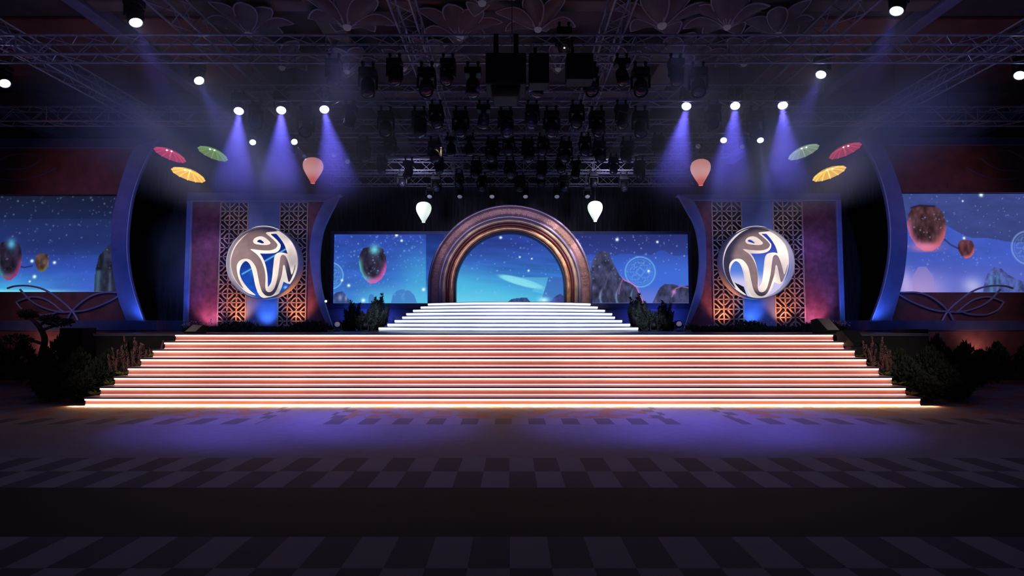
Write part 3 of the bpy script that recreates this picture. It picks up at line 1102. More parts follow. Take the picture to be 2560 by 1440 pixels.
W_OUT = [(970, 175), (900, 120), (780, 82), (650, 72), (520, 92), (400, 142), (290, 222), (190, 332), (120, 445), (85, 555), (70, 680), (75, 800), (100, 920), (150, 1040), (220, 1140), (310, 1232), (400, 1290), (490, 1318),
         (470, 1290), (390, 1225), (310, 1130), (250, 1040), (215, 960), (205, 900), (215, 830), (240, 770), (275, 725), (320, 700), (365, 712), (410, 755), (445, 830), (470, 920), (490, 1020), (510, 1120), (540, 1220), (580, 1310),
         (640, 1360), (720, 1383), (790, 1380), (850, 1352), (910, 1290), (960, 1190), (998, 1080), (1020, 1075), (1060, 1095), (1120, 1115), (1160, 1060), (1205, 980), (1242, 860), (1262, 740), (1255, 620), (1235, 520), (1190, 400), (1130, 300), (1060, 225), (1000, 188)]
W_H1 = [(572, 562), (700, 566), (830, 556), (900, 522), (937, 472), (946, 410), (920, 368), (870, 310), (800, 245), (768, 212), (870, 208), (892, 218), (940, 270), (1000, 350), (1050, 440), (1080, 530), (1098, 596), (1080, 578), (1040, 560), (980, 552), (920, 560),
        (880, 590), (857, 640), (846, 720), (832, 850), (820, 980), (802, 1080), (772, 1140), (738, 1180), (716, 1172), (712, 1000), (695, 870), (665, 740), (622, 640)]
W_H2 = [(520, 345), (550, 316), (600, 318), (650, 350), (672, 380), (640, 390), (580, 372), (530, 356)]
B_OUT = [(930, 172), (830, 125), (700, 106), (600, 116), (480, 156), (360, 232), (250, 342), (160, 462), (112, 580), (87, 700), (91, 820), (116, 930), (166, 1040), (240, 1140), (300, 1195), (262, 1120), (222, 1030), (197, 940), (184, 850), (186, 785), (214, 722), (265, 682), (330, 665), (400, 672), (450, 700), (500, 760),
         (540, 840), (562, 940), (582, 1040), (606, 1150), (640, 1250), (690, 1312), (740, 1336), (800, 1331), (860, 1290), (910, 1200), (950, 1090), (985, 980), (1002, 900), (1010, 820), (1016, 788), (1036, 775), (1055, 800), (1080, 920), (1110, 1060), (1126, 1082), (1150, 1050), (1190, 962), (1222, 860), (1236, 770), (1215, 850), (1190, 930), (1165, 945),
         (1142, 850), (1112, 740), (1082, 660), (1050, 610), (1010, 596), (980, 622), (965, 682), (950, 800), (930, 950), (900, 1080), (870, 1180), (830, 1240), (780, 1266), (730, 1256), (705, 1220), (694, 1150), (699, 1050), (698, 960), (683, 860), (648, 750), (598, 650), (530, 572), (442, 508), (442, 490), (560, 506),
         (700, 516), (800, 510), (880, 480), (914, 430), (905, 392), (850, 330), (770, 262), (711, 212), (720, 192), (800, 182)]
B_H = [(475, 340), (500, 300), (560, 270), (630, 262), (700, 290), (760, 340), (795, 380), (780, 405), (720, 421), (620, 416), (520, 401), (482, 372)]


def mid_panel(side):
    L = side < 0
    word = 'left' if L else 'right'
    other = 'a blue sky with a light streak' if L else 'a pale dusk horizon'
    z = lambda y: at(1280, y, YP).z
    X = lambda x: at(x, 650, YP).x
    zb = STAGE_Z
    if L:
        out = [(853, 488), (842, 513), (826, 544), (811, 581), (803, 632), (803, 692), (813, 750), (832, 811), (839, 828)]
        inn = [(816, 504), (797, 539), (784, 579), (778, 632), (783, 684), (792, 734), (808, 785), (825, 818), (829, 828)]
        fo, fi = 468, 480
        red1, lat1, blu, lat2, red2 = (480, 549), (549, 621), (621, 698), (698, 770), (770, 800)
        top = (483, 504)
    else:
        out = [(1692, 489), (1714, 529), (1733, 565), (1743, 608), (1746, 658), (1741, 711), (1727, 763), (1706, 828)]
        inn = [(1730, 503), (1746, 534), (1759, 579), (1762, 645), (1759, 697), (1749, 745), (1730, 790), (1712, 828)]
        fo, fi = 2102, 2091
        red1, lat1, blu, lat2, red2 = (2008, 2091), (1932, 2008), (1856, 1932), (1779, 1856), (1752, 1779)
        top = (485, 502)
    root = empty('lattice_panel', (X((fo + out[0][0]) / 2), YP, zb), f'red and blue panel with lattice strips behind the round sign {word} of the arch', 'stage set')
    o_, i_ = smooth_curve(pxz(out, YP), 5), smooth_curve(pxz(inn, YP), 5)
    o_ = [(p[0], max(p[1], zb + 0.002)) for p in o_]
    i_ = [(p[0], max(p[1], zb + 0.002)) for p in i_]
    under(MB().prism(o_ + i_[::-1], YP - 0.14, YP - 0.021).build('curved_edge', M['blue']), root)
    under(MB().prism([(X(fo), z(top[1])), (X(fo), z(top[0])), o_[0], i_[0]], YP - 0.12, YP + 0.2).build('top_beam', M['bluedark']), root)
    lo, hi = sorted((X(fo), X(fi)))
    under(MB().box((lo, YP - 0.12, zb), (hi, YP + 0.2, z(top[1]) - 0.001)).build('side_post', M['blue']), root)
    s = 1 if L else -1
    xi = X(fi)
    tr = MB().box((min(xi, xi + s * 0.03), YP - 0.15, zb), (max(xi, xi + s * 0.03), YP - 0.1, z(top[1]) - 0.03)).box(
        (min(xi, i_[0][0]), YP - 0.15, z(top[1]) - 0.03), (max(xi, i_[0][0]), YP - 0.1, z(top[1]) - 0.002))
    under(tr.build('frame_trim', M['curve_rod']), root)
    def bx(r, y0, y1, name, m):
        lo, hi = sorted((X(r[0]), X(r[1])))
        return under(MB().box((lo, y0, zb), (hi, y1, z(top[1]) - 0.002)).build(name, m), root)
    bx(red1, YP - 0.02, YP + 0.2, 'red_strip', M['red'])
    zt = z(top[1]) - 0.002
    rr = [(X(red2[0]) if L else X(red2[1]), zb), (X(red2[0]) if L else X(red2[1]), zt)] + [(p[0], min(p[1], zt)) for p in i_]
    under(MB().prism(rr, YP - 0.02, YP + 0.2).build('red_strip', M['red']), root)
    bx(blu, YP - 0.06, YP + 0.2, 'blue_strip', M['blue'])
    for r in (lat1, lat2):
        bk = bx(r, YP + 0.06, YP + 0.2, 'lattice_backing', M['lattice_back'])
        lo, hi = sorted((X(r[0]), X(r[1])))
        under(lattice(lo + 0.02, hi - 0.02, zb + 0.05, zt - 0.03, YP - 0.02).build('lattice_screen', M['lattice']), root)
    # round sign in front of the lattice: a shallow drum with the monogram set back inside it
    ox, oy = (1795, 555) if not L else (568.5, 555)
    YE = YP - 0.32
    def E(p):
        w = at(ox + p[0] / 7.2, oy + p[1] / 7.2, YE)
        return (w.x, w.z)
    YF = YE - 0.22
    cc = at(1896 if not L else 656, 656.5, YF)
    c = (cc.x, cc.z)
    R = 91.5 * YF / F
    em = empty('round_sign', (c[0], YE, c[1] - R), f'round lit sign with a flowing bronze monogram over {other}', 'sign')
    dn = 72
    circ = lambda r: [(c[0] + r * math.cos(2 * PI * q / dn), c[1] + r * math.sin(2 * PI * q / dn)) for q in range(dn)]
    under(MB().prism(circ(R - 0.03), YE + 0.07, YE + 0.17).build('backing_disc', M['bluedark']), em)
    under(MB().prism(circ(R), YF, YE + 0.18, [circ(R - 0.028)]).build('drum_ring', M['drum']), em)
    hx, hz = E((725, 725))
    def shp(xs, ys):
        return np.linspace(c[0] - R + 0.02, c[0] + R - 0.02, len(xs)), np.linspace(c[1] + R - 0.02, c[1] - R + 0.02, len(ys))
    picture_plane('picture', pic_emblem(not L), (70, 70, 1380, 1380), YE + 0.06, 9, pm, em, shp)
    sm = lambda P: smooth_curve([E(p) for p in P] + [E(P[0])], 2)[:-1]
    under(MB().prism(sm(W_OUT), YE - 0.05, YE + 0.05, [sm(W_H1), sm(W_H2)]).build('lit_monogram_edge', M['logo']), em)
    under(MB().prism(sm(B_OUT), YE - 0.075, YE - 0.051, [sm(B_H)]).build('bronze_monogram', M['face']), em)
    # post that carries the sign
    return root


mid_panel(-1)
mid_panel(1)

# ------------------------------------------------------------------ trusses
TZ, TS = 7.30, 0.40
cross = [(11.75, -16.5, 16.5), (14.25, -7.2, 7.2), (16.7, -7.2, 7.2), (18.8, -7.2, 7.2), (20.8, -7.2, 7.2), (22.9, -7.2, 7.2)]


def truss(name, p0, p1, label, zc=TZ, s=TS, pitch=0.42):
    p0, p1 = Vector(p0), Vector(p1)
    d = (p1 - p0)
    Ln = d.length
    d.normalize()
    a = d.cross(Vector((0, 0, 1)))
    up = Vector((0, 0, 1))
    root = empty(name, (p0 + p1) / 2, label, 'truss')
    o = (p0 + p1) / 2
    h = s / 2
    C = [a * h + up * h, -a * h + up * h, -a * h - up * h, a * h - up * h]
    for c in C:
        MB().tube([p0 + c - o, p1 + c - o], 0.024, 6).build('chord', M['truss'], root)
    b = MB()
    n = max(2, int(Ln / pitch))
    for k in range(n):
        t0, t1 = k * Ln / n, (k + 1) * Ln / n
        for q in range(4):
            c0, c1 = C[q], C[(q + 1) % 4]
            A, B = (c0, c1) if k % 2 == 0 else (c1, c0)
            b.tube([p0 + d * t0 + A - o, p0 + d * t1 + B - o], 0.011, 4, cap=False)
    for k in range(0, n + 1, max(1, n // 5)):
        t = k * Ln / n
        for q in range(4):
            b.tube([p0 + d * t + C[q] - o, p0 + d * t + C[(q + 1) % 4] - o], 0.014, 4, cap=False)
    b.build('lacing', M['truss'], root)
    # steel hangers up to the ceiling
    hb = MB()
    for f_ in (0.12, 0.5, 0.88):
        q = p0 + d * (Ln * f_) - o
        hb.tube([q + up * h, q + up * (CEIL_Z - zc - 0.02)], 0.008, 4)
    hb.build('hanger', M['wire'], root)
    return root


for i, (y, x0, x1) in enumerate(cross):
    truss('lighting_truss', (x0, y, TZ), (x1, y, TZ), f'aluminium box truss across the stage, {ORD[i]} cross truss from the front')
for s in (-1, 1):
    w = 'left' if s < 0 else 'right'
    truss('lighting_truss', (s * 7.6, 15.7, TZ), (s * 16.5, 15.7, TZ), f'short cross truss above the scenic side wall on the {w}')
    for x, nm in ((2.1, 'inner'), (6.6, 'middle'), (10.9, 'outer')):
        ye = {2.1: 22.6, 6.6: 22.6, 10.9: 17.5}[x]
        truss('lighting_truss', (s * x, 6.2, TZ + 0.02 + (0.44 if x != 2.1 else 0.44)), (s * x, ye, TZ + 0.46), f'{nm} truss running front to back on the {w}', TZ + 0.46)

# ------------------------------------------------------------------ moving heads
def make_fixture():
    root = empty('moving_head_spotlight')
    b = MB().box((-0.16, -0.13, -0.20), (0.16, 0.13, -0.07))
    b.build('base', M['fixture'], root, bevel=0.02)
    for sx in (-1, 1):
        c = MB()
        c.box((sx * 0.1 - 0.02, -0.025, -0.075), (sx * 0.1 + 0.02, 0.025, 0.02))
        c.tube([(sx * 0.1, -0.03, 0.045), (sx * 0.1, 0.03, 0.045)], 0.034, 8)
        c.build('clamp', M['fixture'], root)
    y = MB()
    for sx in (-1, 1):
        y.box((sx * 0.165 - 0.022, -0.045, -0.47), (sx * 0.165 + 0.022, 0.045, -0.24))
    y.box((-0.187, -0.06, -0.25), (0.187, 0.06, -0.205))
    y.build('yoke', M['fixture'], root, bevel=0.012)
    h = MB().lathe([(0.0, 0.16), (0.09, 0.155), (0.125, 0.10), (0.135, 0.0), (0.13, -0.08), (0.14, -0.10), (0.14, -0.165), (0.122, -0.165), (0.118, -0.15)], 20)
    h = h.build('head', M['fixture'], root, True, (0, 0, -0.42))
    l = MB().lathe([(0.0, -0.205), (0.045, -0.200), (0.085, -0.183), (0.108, -0.160), (0.117, -0.140)], 20)
    l.build('lens', M['lens_off'], h, True)
    return root


proto = make_fixture()
lens_mesh = {}
lens_src = next(c for h in proto.children if h.name.startswith('head') for c in h.children).data


def lens_copy(m):
    if m not in lens_mesh:
        me = lens_src.copy()
        me.materials.clear()
        me.materials.append(M[m])
        lens_mesh[m] = me
    return lens_mesh[m]


first = True


def fixture(loc, direction, label, group, lens='lens_off', scale=1.0):
    global first
    o = proto if first else copy_tree(proto)
    first = False
    o.location = loc
    o.scale = (scale,) * 3
    tag(o, label, 'stage light', group)
    d = Vector(direction).normalized()
    yaw = math.atan2(d.y, d.x) - PI / 2 if abs(d.x) + abs(d.y) > 1e-3 else 0
    for c in o.children:
        if c.name.startswith('yoke'):
            c.rotation_euler = (0, 0, yaw)
        if c.name.startswith('head'):
            c.rotation_euler = d.to_track_quat('-Z', 'Y').to_euler()
            for l in c.children:
                l.data = lens_copy(lens)
    return o


def lit(px, py, Y, target, label, power=0, color=(0.22, 0.2, 1.0), ang=20, lens='lens_on', scale=1.0, blend=0.7):
    """a burning moving head whose lens shows at the pixel; returns its lens position"""
    p = at(px, py, Y)
    d = (Vector(target) - p).normalized()
    # the pivot sits behind the lens
    piv = p - d * 0.158 * scale
    root_loc = piv + Vector((0, 0, 0.42 * scale))
    fixture(root_loc, d, label, None, lens, scale)
    if power:
        spot('beam', p + d * 0.075, p + d * 3, power, color, ang, blend, 0.06)
    return root_loc


CAMP = Vector((0, 0, HC))
# the six lamps with visible beams
VIO = (0.15, 0.13, 1.0)
six = [(597, 278, (-4.7, 9.6, 0), 'leftmost', 'left'), (703, 276, (-3.75, 9.5, 0), 'middle', 'left'), (811, 274, (-2.2, 9.8, 0), 'rightmost', 'left'),
       (1716, 266, (1.9, 9.8, 0), 'leftmost', 'right'), (1838, 265, (3.2, 9.5, 0), 'middle', 'right'), (1957, 264, (4.6, 9.6, 0), 'rightmost', 'right')]
for (px, py, t, w, sd) in six:
    lit(px, py, 14.25, t, f'burning moving head with a violet beam, {w} of the three {sd} of the stage', 2700, VIO, 24)
for (px, py, t, w) in [(632, 356, (-3.6, 11, 0.5), 'left one above the red left balloon lantern'), (736, 355, (-2.0, 11, 1.5), 'right one above the red left balloon lantern')]:
    lit(px, py, 16.7, t, f'small bright lamp with a thin pale beam, {w}', 800, (0.3, 0.42, 1.0), 9, 'lens_on2', 0.8)
for (px, py, t, w) in [(1809, 351, (3.4, 11, 0.5), 'left one above the red right balloon lantern'), (1901, 351, (5.2, 11, 0.2), 'right one above the red right balloon lantern')]:
    lit(px, py, 16.7, t, f'small bright lamp with a thin pale beam, {w}', 800, (0.3, 0.42, 1.0), 9, 'lens_on2', 0.8)
for (px, py, Y, t, w) in [(340, 57, 10.0, (-3.2, 8.6, 0), 'nearer one on the left middle truss'), (498, 202, 12.6, (-2.0, 9.6, 0), 'farther one on the left middle truss'),
                          (12, 209, 12.8, (-5.0, 9.6, 0), 'on the left outer truss'), (2241, 28, 9.7, (3.2, 8.6, 0), 'nearer one on the right middle truss'),
                          (2052, 187, 12.3, (2.6, 9.6, 0), 'farther one on the right middle truss'), (2549, 189, 12.4, (5.0, 9.6, 0), 'on the right outer truss')]:
    lit(px, py, Y, t, f'burning blue-white stage lamp, {w}', 170, (0.16, 0.14, 1.0), 24, 'lens_on', 0.9)
lit(1411, 119, 11.75, (0.8, 5, 1), 'moving head with a tiny warm white spark on the front cross truss', 0, lens='lens_off')
MB().lathe([(0.0, -0.01), (0.02, 0), (0.0, 0.012)], 8).build('spark_tmp', M['lens_spark']).name = 'pilot_lamp'
pl_ = bpy.data.objects['pilot_lamp']
pl_.location = at(1411, 120, 11.60)
tag(pl_, 'tiny warm white pilot lamp glinting below the front cross truss', 'lamp')
for k_, (px, py) in enumerate([(835, 388), (869, 404), (1745, 366), (1856, 367)]):
    lit(px, py, 18.8, (0.4 * (px - 1280) / 100, 12, 1), f'dim blue lamp on the fourth cross truss, {ORD[k_]} from the left', 0, lens='lens_dim', scale=0.75)

rows = [
    (11.75, [(840, 0), (912, 1), (990, 0), (1062, 1), (1122, 0), (1180, 1), (1345, 1), (1440, 0), (1478, 1), (1552, 0), (1608, 1), (1685, 0), (1755, 1)], 1.02),
    (14.25, [(650, 0), (757, 1), (880, 0), (960, 1), (1045, 1), (1093, 0), (1150, 1), (1210, 0), (1264, 1), (1330, 0), (1380, 1), (1440, 0), (1495, 1), (1550, 0), (1605, 1), (1776, 0), (1898, 1)], 1.1),
    (16.7, [(905, 1), (980, 0), (1085, 1), (1130, 0), (1175, 0), (1230, 1), (1272, 0), (1320, 1), (1357, 0), (1415, 1), (1460, 0), (1500, 1), (1570, 1), (1640, 0)], 1.05),
    (18.8, [(960, 0), (1020, 1), (1100, 0), (1190, 1), (1232, 0), (1275, 1), (1355, 1), (1400, 0), (1440, 1), (1530, 0), (1600, 1)], 1.0),
    (20.8, [(1010, 0), (1090, 1), (1150, 0), (1205, 1), (1300, 1), (1350, 0), (1410, 1), (1480, 0), (1560, 1)], 1.0),
    (22.9, [(1078, 2), (1152, 2), (1231, 2), (1313, 2), (1390, 2), (1465, 2)], 0.9),
]
for r_, (Y, L_, scl) in enumerate(rows):
    for k_, (px, kind) in enumerate(L_):
        x = at(px, 300, Y).x
        g = random.Random(px + int(Y * 10))
        d = (g.uniform(-.35, .35), g.uniform(-.9, .1), -1.0) if kind != 2 else (0, -0.7, -1)
        fixture((x, Y - 0.2 if kind != 1 else Y + 0.2, TZ - 0.2 - 0.06), d, f'unlit black moving head, {ORD[k_]} from the left under the {ORD[r_]} cross truss',
                f'unlit moving heads under the {ORD[r_]} cross truss', 'lens_dim' if kind == 2 else 'lens_off', scl * (1.08 if kind == 1 else 0.95))  # back row: reflected glint put in as a slight lens glow

# hanging black equipment cluster in the middle
c0, c1 = at(1215, 142, 11.3), at(1315, 220, 11.3)
cl = empty('hanging_speaker_cluster', ((c0.x + c1.x) / 2, 11.3, c1.z), 'large black loudspeaker cluster hanging below the middle of the front truss', 'loudspeaker')
under(MB().box((c0.x, 11.1, c1.z), (c1.x, 11.75, c0.z)).build('upper_cabinet', M['speaker'], bevel=0.03), cl)
e0, e1 = at(1226, 215, 11.3), at(1302, 248, 11.3)
under(MB().prism([(e0.x, e0.z), (e1.x, e0.z), (e1.x - 0.06, e1.z), (e0.x + 0.06, e1.z)], 11.15, 11.7).build('lower_cabinet', M['speaker'], bevel=0.03), cl)
g_ = MB()
for sx in (0.25, 0.75):
    x = c0.x + (c1.x - c0.x) * sx
    g_.box((x - 0.05, 11.3, c0.z), (x + 0.05, 11.42, TZ + 0.1))
under(g_.build('rigging_frame', M['fixture']), cl)
b0, b1 = at(1322, 140, 11.35), at(1372, 215, 11.35)
bx_ = empty('hanging_equipment_box', (b0.x, 11.4, b1.z), 'black box hanging beside the big loudspeaker cluster under the front truss', 'box')
under(MB().box((b0.x, 11.2, b1.z), (b1.x, 11.6, b0.z)).build('housing', M['speaker'], bevel=0.02), bx_)
under(MB().box((b0.x + .1, 11.35, b0.z), (b0.x + .16, 11.45, TZ - 0.15)).build('bracket', M['fixture']), bx_)
b0, b1 = at(1415, 140, 11.35), at(1482, 205, 11.35)
bx_ = empty('hanging_equipment_box', (b0.x, 11.4, b1.z), 'wide black box hanging under the front truss, nearest the warm spark', 'box')
under(MB().box((b0.x, 11.2, b1.z), (b1.x, 11.6, b0.z)).build('housing', M['speaker'], bevel=0.02), bx_)
under(MB().box((b0.x + .1, 11.35, b0.z), (b0.x + .16, 11.45, TZ - 0.15)).build('bracket', M['fixture']), bx_)

# ------------------------------------------------------------------ flower ornaments on the ceiling
def petal(b, rb, a, length, width, lift, cup=0.12):
    n, m_ = 8, 4
    vs = []
    for i in range(n + 1):
        t = i / n
        w = width * math.sin(PI * min(1, t * 0.97 + 0.03)) ** 0.75 * (1 - 0.15 * t)
        for j in range(m_ + 1):
            s = -1 + 2 * j / m_
            r = 0.08 + length * t * math.cos(lift)
            z = length * t * math.sin(lift) + cup * s * s * math.sin(PI * t) - 0.1 * t * t
            x, y = r, s * w / 2
            vs.append((x * math.cos(a) - y * math.sin(a), x * math.sin(a) + y * math.cos(a), z))
    fs = [(i * (m_ + 1) + j, (i + 1) * (m_ + 1) + j, (i + 1) * (m_ + 1) + j + 1, i * (m_ + 1) + j + 1) for i in range(n) for j in range(m_)]
    b.add(vs, fs)
    rim = [vs[i * (m_ + 1)] for i in range(n + 1)] + [vs[i * (m_ + 1) + m_] for i in range(n, -1, -1)]
    rb.tube(rim, 0.020, 5)


def make_flower(seed, npet=7):
    g = random.Random(seed)
    root = empty('ceiling_flower')
    for k_ in range(npet):
        b, rb = MB(), MB()
        a = 2 * PI * k_ / npet + g.uniform(-.08, .08)
        petal(b, rb, a, g.uniform(0.85, 1.05), g.uniform(0.42, 0.55), g.uniform(0.30, 0.55))
        p = b.build('petal', M['petal'], root, True)
        rb.build('petal_rim', M['petal_rim'], p, True)
    MB().lathe([(0, -0.10), (0.07, -0.06), (0.09, 0.0), (0.05, 0.08), (0, 0.10)], 12).build('core', M['bud'], root, True)
    MB().tube([(0, 0, 0.08), (0, 0, 0.9)], 0.012, 5).build('stem', M['wire'], root)
    return root


fl_protos = [make_flower(3, 7), make_flower(5, 6), make_flower(9, 8)]
fl = [(1150, 92, 1.05, 'with a wide drooping petal, over the middle of the front truss'), (1345, 72, 1.0, 'many petalled, over the front truss beside the sparkling lamp'),
      (622, 84, 1.0, 'nearest the upper left blue lamp'), (868, 66, 1.1, 'above the left inner truss'), (1655, 62, 1.2, 'with a tall upright petal beside the right inner truss'),
      (1818, 66, 1.0, 'between the right inner and right middle trusses'), (1945, 84, 0.9, 'nearest the crossing of front and right middle trusses'),
      (1205, 6, 1.0, 'cut by the top edge above the first cross truss'), (1088, 160, 0.95, 'hidden behind the moving heads below the front truss'),
      (868, 178, 0.95, 'just behind the front truss on the left'), (1395, 172, 0.9, 'behind the black boxes below the front truss'), (1700, 150, 0.95, 'just behind the front truss on the right'),
      (1860, 158, 1.05, 'large pale one above the right group of violet lamps'), (705, 168, 1.0, 'above the left group of violet lamps'), (1010, 172, 0.8, 'beside the left inner truss, behind the front truss'),
      (1560, 175, 0.8, 'beside the right inner truss, behind the front truss')]
for k_, (px, py, s, w) in enumerate(fl):
    src = fl_protos[k_ % 3]
    o = src if k_ < 3 else copy_tree(src)
    o.location = at_z(px, py, CEIL_Z - 0.75)
    o.scale = (s,) * 3
    o.rotation_euler = (0, 0, k_ * 1.3)
    tag(o, f'petalled ceiling flower, {w}', 'ceiling ornament')


# ------------------------------------------------------------------ lanterns
def parasol(px, py, Y, w_px, tilt, color, strength, label, lean=0.0):
    p = at(px, py, Y)
    R = w_px * Y / F / 2
    root = empty('parasol_lantern', p, label, 'lantern')
    root.rotation_euler = (lean, tilt, 0)
    n, m_ = 48, 8
    b = MB()
    vs = []
    for i in range(m_ + 1):
        t = i / m_
        for k_ in range(n):
            a = 2 * PI * k_ / n
            sc_ = 1.0 - 0.055 * abs(math.sin(a * 6)) * 0 - 0.05 * t * (1 - abs(math.cos(a * 6)))
            r = R * t * sc_
            z = R * (0.34 * (1 - t ** 2.0)) + R * 0.015 * t * abs(math.cos(a * 6))
            vs.append((r * math.cos(a), r * math.sin(a), z))
    fs = [(i * n + k_, i * n + (k_ + 1) % n, (i + 1) * n + (k_ + 1) % n, (i + 1) * n + k_) for i in range(m_) for k_ in range(n)]
    b.add(vs, fs)
    m = glow('lantern_silk', color, strength, color)
    m2 = glow('lantern_rib', [min(1, c * 1.2 + 0.05) for c in color], strength * 1.5, color)
    b.build('canopy', m, root, True)
    for k_ in range(12):
        a = 2 * PI * k_ / 12
        pts = [(R * t * 0.97 * math.cos(a), R * t * 0.97 * math.sin(a), R * 0.34 * (1 - t ** 2.0) - 0.012) for t in (0.05, .3, .5, .7, .85, 1)]
        MB().tube(pts, 0.007, 4).build('rib', m2, root)
    MB().tube([(0, 0, R * 0.30), (0, 0, -R * 0.12)], 0.012, 6).build('handle', m2, root)
    MB().lathe([(0, R * 0.30), (0.035, R * 0.305), (0.02, R * 0.37), (0, R * 0.40)], 10).build('finial', m, root, True)
    bl = glow('lantern_bulb', (1, .95, .9), 3.0)
    for s in (-1, 1):
        MB().lathe([(0, -0.03), (0.028, 0), (0, 0.03)], 10, 0, s * R * 0.16, -R * .25).build('bulb', bl, root, True, (0, 0, R * 0.20))
    w = MB().tube([(0, 0, R * 0.38), (-(7.1 - p.z) * math.tan(tilt) * 1.0, 0, 7.1 - p.z)], 0.004, 4)
    w.build('suspension_wire', M['wire'], root)
    return root


parasol(425, 388, 15.9, 76, math.radians(13), (0.62, 0.045, 0.14), 0.7, 'glowing pink parasol lantern beside the tip of the left scenic wall', math.radians(-13))
parasol(532, 385, 15.9, 73, math.radians(13), (0.26, 0.46, 0.12), 0.75, 'glowing green parasol lantern left of the stage', math.radians(-13))
parasol(471, 438, 15.6, 80, math.radians(10), (1.0, 0.56, 0.07), 1.0, 'glowing yellow parasol lantern below the green and pink ones on the left', math.radians(-13))
parasol(2009, 381, 15.9, 76, math.radians(-14), (0.38, 0.50, 0.36), 0.8, 'glowing pale green parasol lantern in the violet haze on the right', math.radians(-13))
parasol(2113, 378, 15.9, 78, math.radians(-14), (0.62, 0.05, 0.12), 0.7, 'glowing pink parasol lantern beside the tip of the right scenic wall', math.radians(-13))
parasol(2073, 435, 15.6, 80, math.radians(-12), (1.0, 0.62, 0.09), 1.0, 'glowing yellow parasol lantern below the green and pink ones on the right', math.radians(-13))


def balloon(px, ytop, ybot, Y, w_px, color, strength, label):
    p, q = at(px, ytop, Y), at(px, ybot, Y)
    H, R = p.z - q.z, w_px * Y / F / 2
    root = empty('balloon_lantern', q, label, 'lantern')
    prof = [(0.20, 0.0), (0.26, 0.04), (0.50, 0.20), (0.76, 0.38), (0.94, 0.54), (1.0, 0.68), (0.95, 0.80), (0.80, 0.90), (0.52, 0.97), (0.2, 0.995), (0.0, 1.0)]
    prof = smooth_curve(prof, 3)
    n = 48
    vs = []
    for r, z in prof:
        for k_ in range(n):
            a = 2 * PI * k_ / n
            rr = max(0, r) * R * (1 - 0.018 * abs(math.sin(a * 8)))
            vs.append((rr * math.cos(a), rr * math.sin(a), z * H))
    fs = [(i * n + k_, i * n + (k_ + 1) % n, (i + 1) * n + (k_ + 1) % n, (i + 1) * n + k_) for i in range(len(prof) - 1) for k_ in range(n)]
    m = bpy.data.materials.new('balloon_silk')
    m.use_nodes = True
    nt = m.node_tree
    pb = nt.nodes['Principled BSDF']
    pb.inputs['Base Color'].default_value = (*color, 1)
    pb.inputs['Emission Color'].default_value = (*color, 1)
    tc = nt.nodes.new('ShaderNodeTexCoord')
    # the bulb inside shows as a brighter belly: distance from the bulb
    vm = nt.nodes.new('ShaderNodeVectorMath')
    vm.operation = 'DISTANCE'
    vm.inputs[1].default_value = (0, 0, H * 0.62)
    nt.links.new(tc.outputs['Object'], vm.inputs[0])
    mr = nt.nodes.new('ShaderNodeMapRange')
    mr.inputs['From Min'].default_value = R * 0.8
    mr.inputs['From Max'].default_value = H * 0.62
    mr.inputs['To Min'].default_value = strength * 1.15
    mr.inputs['To Max'].default_value = strength * 0.72
    nt.links.new(vm.outputs['Value'], mr.inputs['Value'])
    nt.links.new(mr.outputs['Result'], pb.inputs['Emission Strength'])
    rp = nt.nodes.new('ShaderNodeMix')
    rp.data_type = 'RGBA'
    rp.inputs[6].default_value = (*[min(1, c * 0.55 + 0.42) for c in color], 1)
    rp.inputs[7].default_value = (*color, 1)
    m2 = nt.nodes.new('ShaderNodeMapRange')
    m2.inputs['From Min'].default_value = R * 0.85
    m2.inputs['From Max'].default_value = H * 0.5
    nt.links.new(vm.outputs['Value'], m2.inputs['Value'])
    nt.links.new(m2.outputs['Result'], rp.inputs[0])
    nt.links.new(rp.outputs[2], pb.inputs['Emission Color'])
    MB().add(vs, fs).build('envelope', m, root, True)
    MB().lathe([(R * 0.22, -0.03), (R * 0.22, 0.015), (R * 0.17, 0.015), (R * 0.17, -0.03)], 16).build('mouth_ring', m, root)
    MB().tube([(0, 0, -0.03), (0, 0, -0.38)], 0.004, 4).build('tail_cord', M['wire'], root)
    MB().tube([(0, 0, H), (0, 0, 7.1 - q.z)], 0.004, 4).build('suspension_wire', M['wire'], root)


balloon(782, 395, 456, 15.9, 50, (0.90, 0.19, 0.17), 0.95, 'glowing red balloon lantern above the left lattice panel')
balloon(1752, 399, 461, 15.9, 50, (0.90, 0.21, 0.18), 0.95, 'glowing red balloon lantern above the right lattice panel')
balloon(1059, 505, 554, 19.3, 39, (0.80, 0.97, 0.86), 0.82, 'glowing white balloon lantern hanging left of the round arch')
balloon(1488, 503, 552, 19.3, 38, (0.80, 0.97, 0.88), 0.82, 'glowing white balloon lantern hanging right of the round arch')

